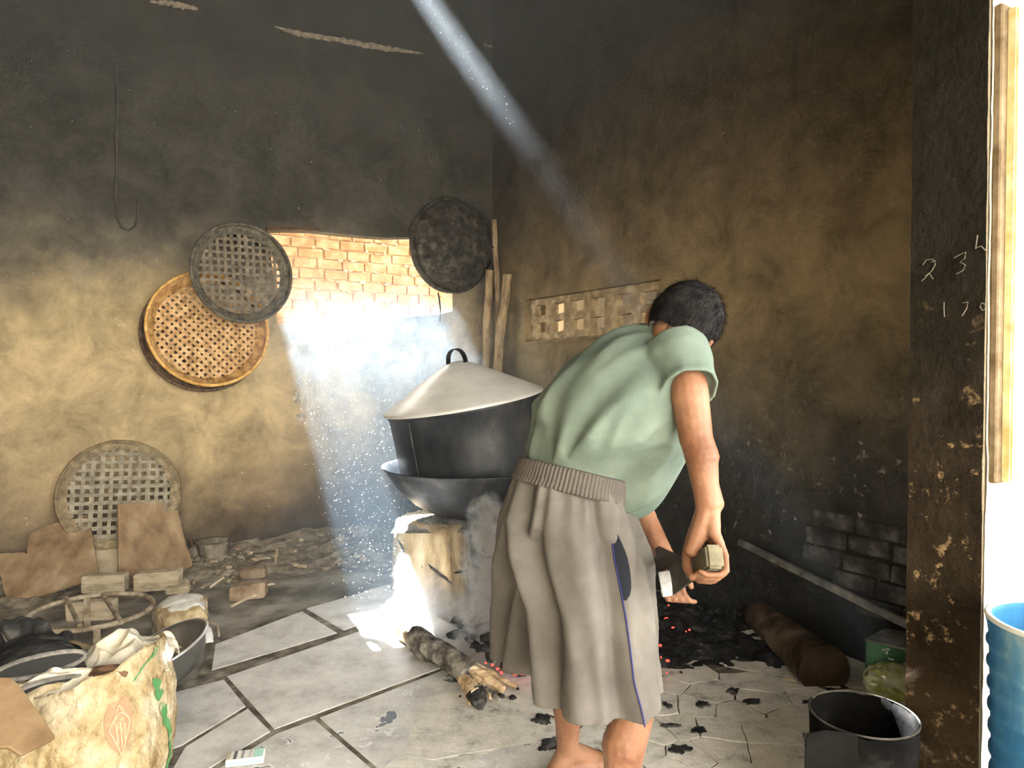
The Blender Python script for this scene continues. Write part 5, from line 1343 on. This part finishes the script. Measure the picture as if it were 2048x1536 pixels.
def rng(nt, v, a, b, c=0, d=1, smooth=True):
    n = nt.nodes.new('ShaderNodeMapRange'); n.interpolation_type = 'SMOOTHSTEP' if smooth else 'LINEAR'
    nt.links.new(v, n.inputs[0])
    for i, x in zip((1,2,3,4), (a,b,c,d)): n.inputs[i].default_value = x
    return n.outputs[0]
def pos(nt):
    g = nt.nodes.new('ShaderNodeNewGeometry'); s = nt.nodes.new('ShaderNodeSeparateXYZ'); nt.links.new(g.outputs['Position'], s.inputs[0]); return g.outputs['Position'], s.outputs
def nse(nt, v, scale, detail=3, dist=0, rough=.5):
    n = nt.nodes.new('ShaderNodeTexNoise'); n.inputs['Scale'].default_value = scale; n.inputs['Detail'].default_value = detail; n.inputs['Distortion'].default_value = dist; n.inputs['Roughness'].default_value = rough
    nt.links.new(v, n.inputs['Vector']); return n.outputs[0]
def haze_d(nt):
    p, s = pos(nt); return mth(nt, 'ADD', .010, rng(nt, s[2], 2.3, 3.3, 0, .10))
inner = [C0 + uL*.01 + uR*.01 + nL*0, C0 + uL*4.6 + uR*.01, C0 + uL*4.6 + uR*3.85, C0 + uL*.01 + uR*3.85]
V, F = prism([Vector((p.x, p.y, .0)) for p in inner], Vector((0,0,4.75)))
hz = mk('haze', V, F, volmat('thin kitchen haze', (.80,.90,1.0), haze_d)); tag(hz, 'thin bluish smoke haze hanging in the room, thicker under the roof', 'haze', kind='stuff')
hz.visible_shadow = True
# smoke rolling in from the wall hole down the sunbeam
def shaft_d(nt):
    p, s = pos(nt)
    n1 = nse(nt, p, 4.2, 4, 2.2, .6)
    n2 = rng(nt, n1, .45, .62, 0, 1)
    top = mth(nt, 'MULTIPLY', rng(nt, s[2], .95, 1.40, 0, 1), rng(nt, s[2], 1.92, 1.66, .05, 1))
    low = rng(nt, s[2], 1.95, 1.6, .25, 1)
    # density is cut along the sunbeam's slope, shaping the shaft into the smoke
    dn = nt.nodes.new('ShaderNodeVectorMath'); dn.operation = 'DOT_PRODUCT'; nt.links.new(p, dn.inputs[0]); dn.inputs[1].default_value = tuple(nL)
    q = mth(nt, 'ADD', s[2], mth(nt, 'MULTIPLY', mth(nt, 'SUBTRACT', dn.outputs['Value'], C0.dot(nL)), 1.05))
    bank = rng(nt, q, 2.75, 2.35, 0, 1)
    d = mth(nt, 'ADD', mth(nt, 'MULTIPLY', mth(nt, 'MULTIPLY', n2, top), .125), mth(nt, 'MULTIPLY', low, .055))
    return mth(nt, 'MULTIPLY', d, bank)
qa = [C0 + uL*.15 + nL*.02, C0 + uL*2.0 + nL*.02, C0 + uL*2.0 + nL*2.1, C0 + uL*.15 + nL*2.1]
V, F = prism([Vector((p.x, p.y, .02)) for p in qa], Vector((0,0,2.25)))
sm = mk('window_smoke', V, F, volmat('sunlit smoke', (.54,.78,1.0), shaft_d, .3, .55)); tag(sm, 'swirling pale smoke drifting below the hole in the back wall', 'smoke', kind='stuff')
# white smoke boiling off the logs in the sun patch, and the blue plume beside the stove
def puff(name, label, pts, bbox, dens, color, scale, lo, hi, dist=1.8):
    def fn(nt):
        p, s = pos(nt); tot = None
        nz_ = nt.nodes.new('ShaderNodeTexNoise'); nz_.inputs['Scale'].default_value = scale*.6; nz_.inputs['Detail'].default_value = 2
        nt.links.new(p, nz_.inputs['Vector'])
        ad = nt.nodes.new('ShaderNodeVectorMath'); ad.operation = 'MULTIPLY_ADD'; ad.inputs[1].default_value = (.16,.16,.16)
        nt.links.new(nz_.outputs['Color'], ad.inputs[0]); nt.links.new(p, ad.inputs[2])
        for (c, r) in pts:
            di = nt.nodes.new('ShaderNodeVectorMath'); di.operation = 'DISTANCE'; nt.links.new(ad.outputs[0], di.inputs[0]); di.inputs[1].default_value = tuple(Vector(c) + Vector((.08,.08,.08)))
            f_ = rng(nt, di.outputs['Value'], r, r*.25, 0, 1)
            tot = f_ if tot is None else mth(nt, 'MAXIMUM', tot, f_)
        n1 = rng(nt, nse(nt, p, scale, 5, dist, .62), lo, hi, 0, 1)
        return mth(nt, 'MULTIPLY', mth(nt, 'MULTIPLY', tot, n1), dens)
    (a, b) = bbox; c = (Vector(a)+Vector(b))/2; e = (Vector(b)-Vector(a))/2
    V, F = box(c, Vector((e.x,0,0)), Vector((0,e.y,0)), Vector((0,0,e.z)))
    o = mk(name, V, F, volmat(name + ' volume', color, fn, .2, .6)); return tag(o, label, 'smoke', kind='stuff')
A1 = G(860,1255,.12); pts = [(P(858,1210,3.58), .20), (P(830,1185,3.58), .14), (P(900,1225,3.50), .14), (P(815,1150,3.62), .09), (P(818,1120,3.62), .06), (P(800,1225,3.52), .12)]
puff('sunlit_smoke', 'dense white smoke boiling off the burning log in the sun', pts, ((-.80,3.20,.01),(-.12,3.80,.52)), 12, (.96,.97,1.0), 11, .38, .58)
pts = [(P(955,1290,3.10), .13), (P(962,1220,3.12), .14), (P(970,1150,3.14), .15), (P(985,1080,3.16), .14), (P(975,1030,3.18), .10)]
puff('blue_smoke', 'bluish smoke plume rising between the stove and the person', pts, ((-.38,2.85,.01),(.12,3.45,.78)), 45, (.78,.90,1.0), 12, .42, .62)
# floating ash: specks in the sunbeam and stray flecks in the air
M_SPK = flat('white ash fleck', (.95,.95,.95), .8)
rg = random.Random(31); parts = []
tet = [Vector((1,1,1)), Vector((1,-1,-1)), Vector((-1,1,-1)), Vector((-1,-1,1))]; tf = [(0,1,2),(0,3,1),(0,2,3),(1,3,2)]
def speck(p, r):
    R_ = Matrix.Rotation(rg.uniform(0,6), 3, 'X') @ Matrix.Rotation(rg.uniform(0,6), 3, 'Y')
    parts.append(([p + (R_ @ v)*r for v in tet], tf))
hs = [p[0] for p in hole]; hh = [p[1] for p in hole]; smin, smax, hmin, hmax_ = min(hs), max(hs), min(hh), max(hh)
for k in range(2600):
    s = rg.uniform(smin+.05, smax); h = rg.uniform(hmin, hmax_); f_ = rg.uniform(.10, 1.0)**.75
    p = C0 + uL*s + Vector((0,0,h)); t = f_ * h/SUN_TO.z; p = p - SUN_TO*t
    if p.z < .05 or p.z > 1.25: continue
    speck(p, rg.uniform(.0011,.0030))
for k in range(60):
    p = C0 + uL*s0 + Vector((0,0,h0)) - SUN_TO*rg.uniform(0,2.4) + Vector((rg.uniform(-.06,.06), 0, rg.uniform(-.06,.06))); speck(p, rg.uniform(.0015,.004))
for k in range(90):
    px, py, d = rg.uniform(0,1800), rg.uniform(0,620), rg.uniform(3.0,4.3); speck(P(px,py,d), rg.uniform(.0006,.0018))
V, F = join(*parts); tag(mk('ash_flecks', V, F, M_SPK), 'tiny white ash flecks floating in the sunbeam and the dark air', 'ash', kind='stuff')
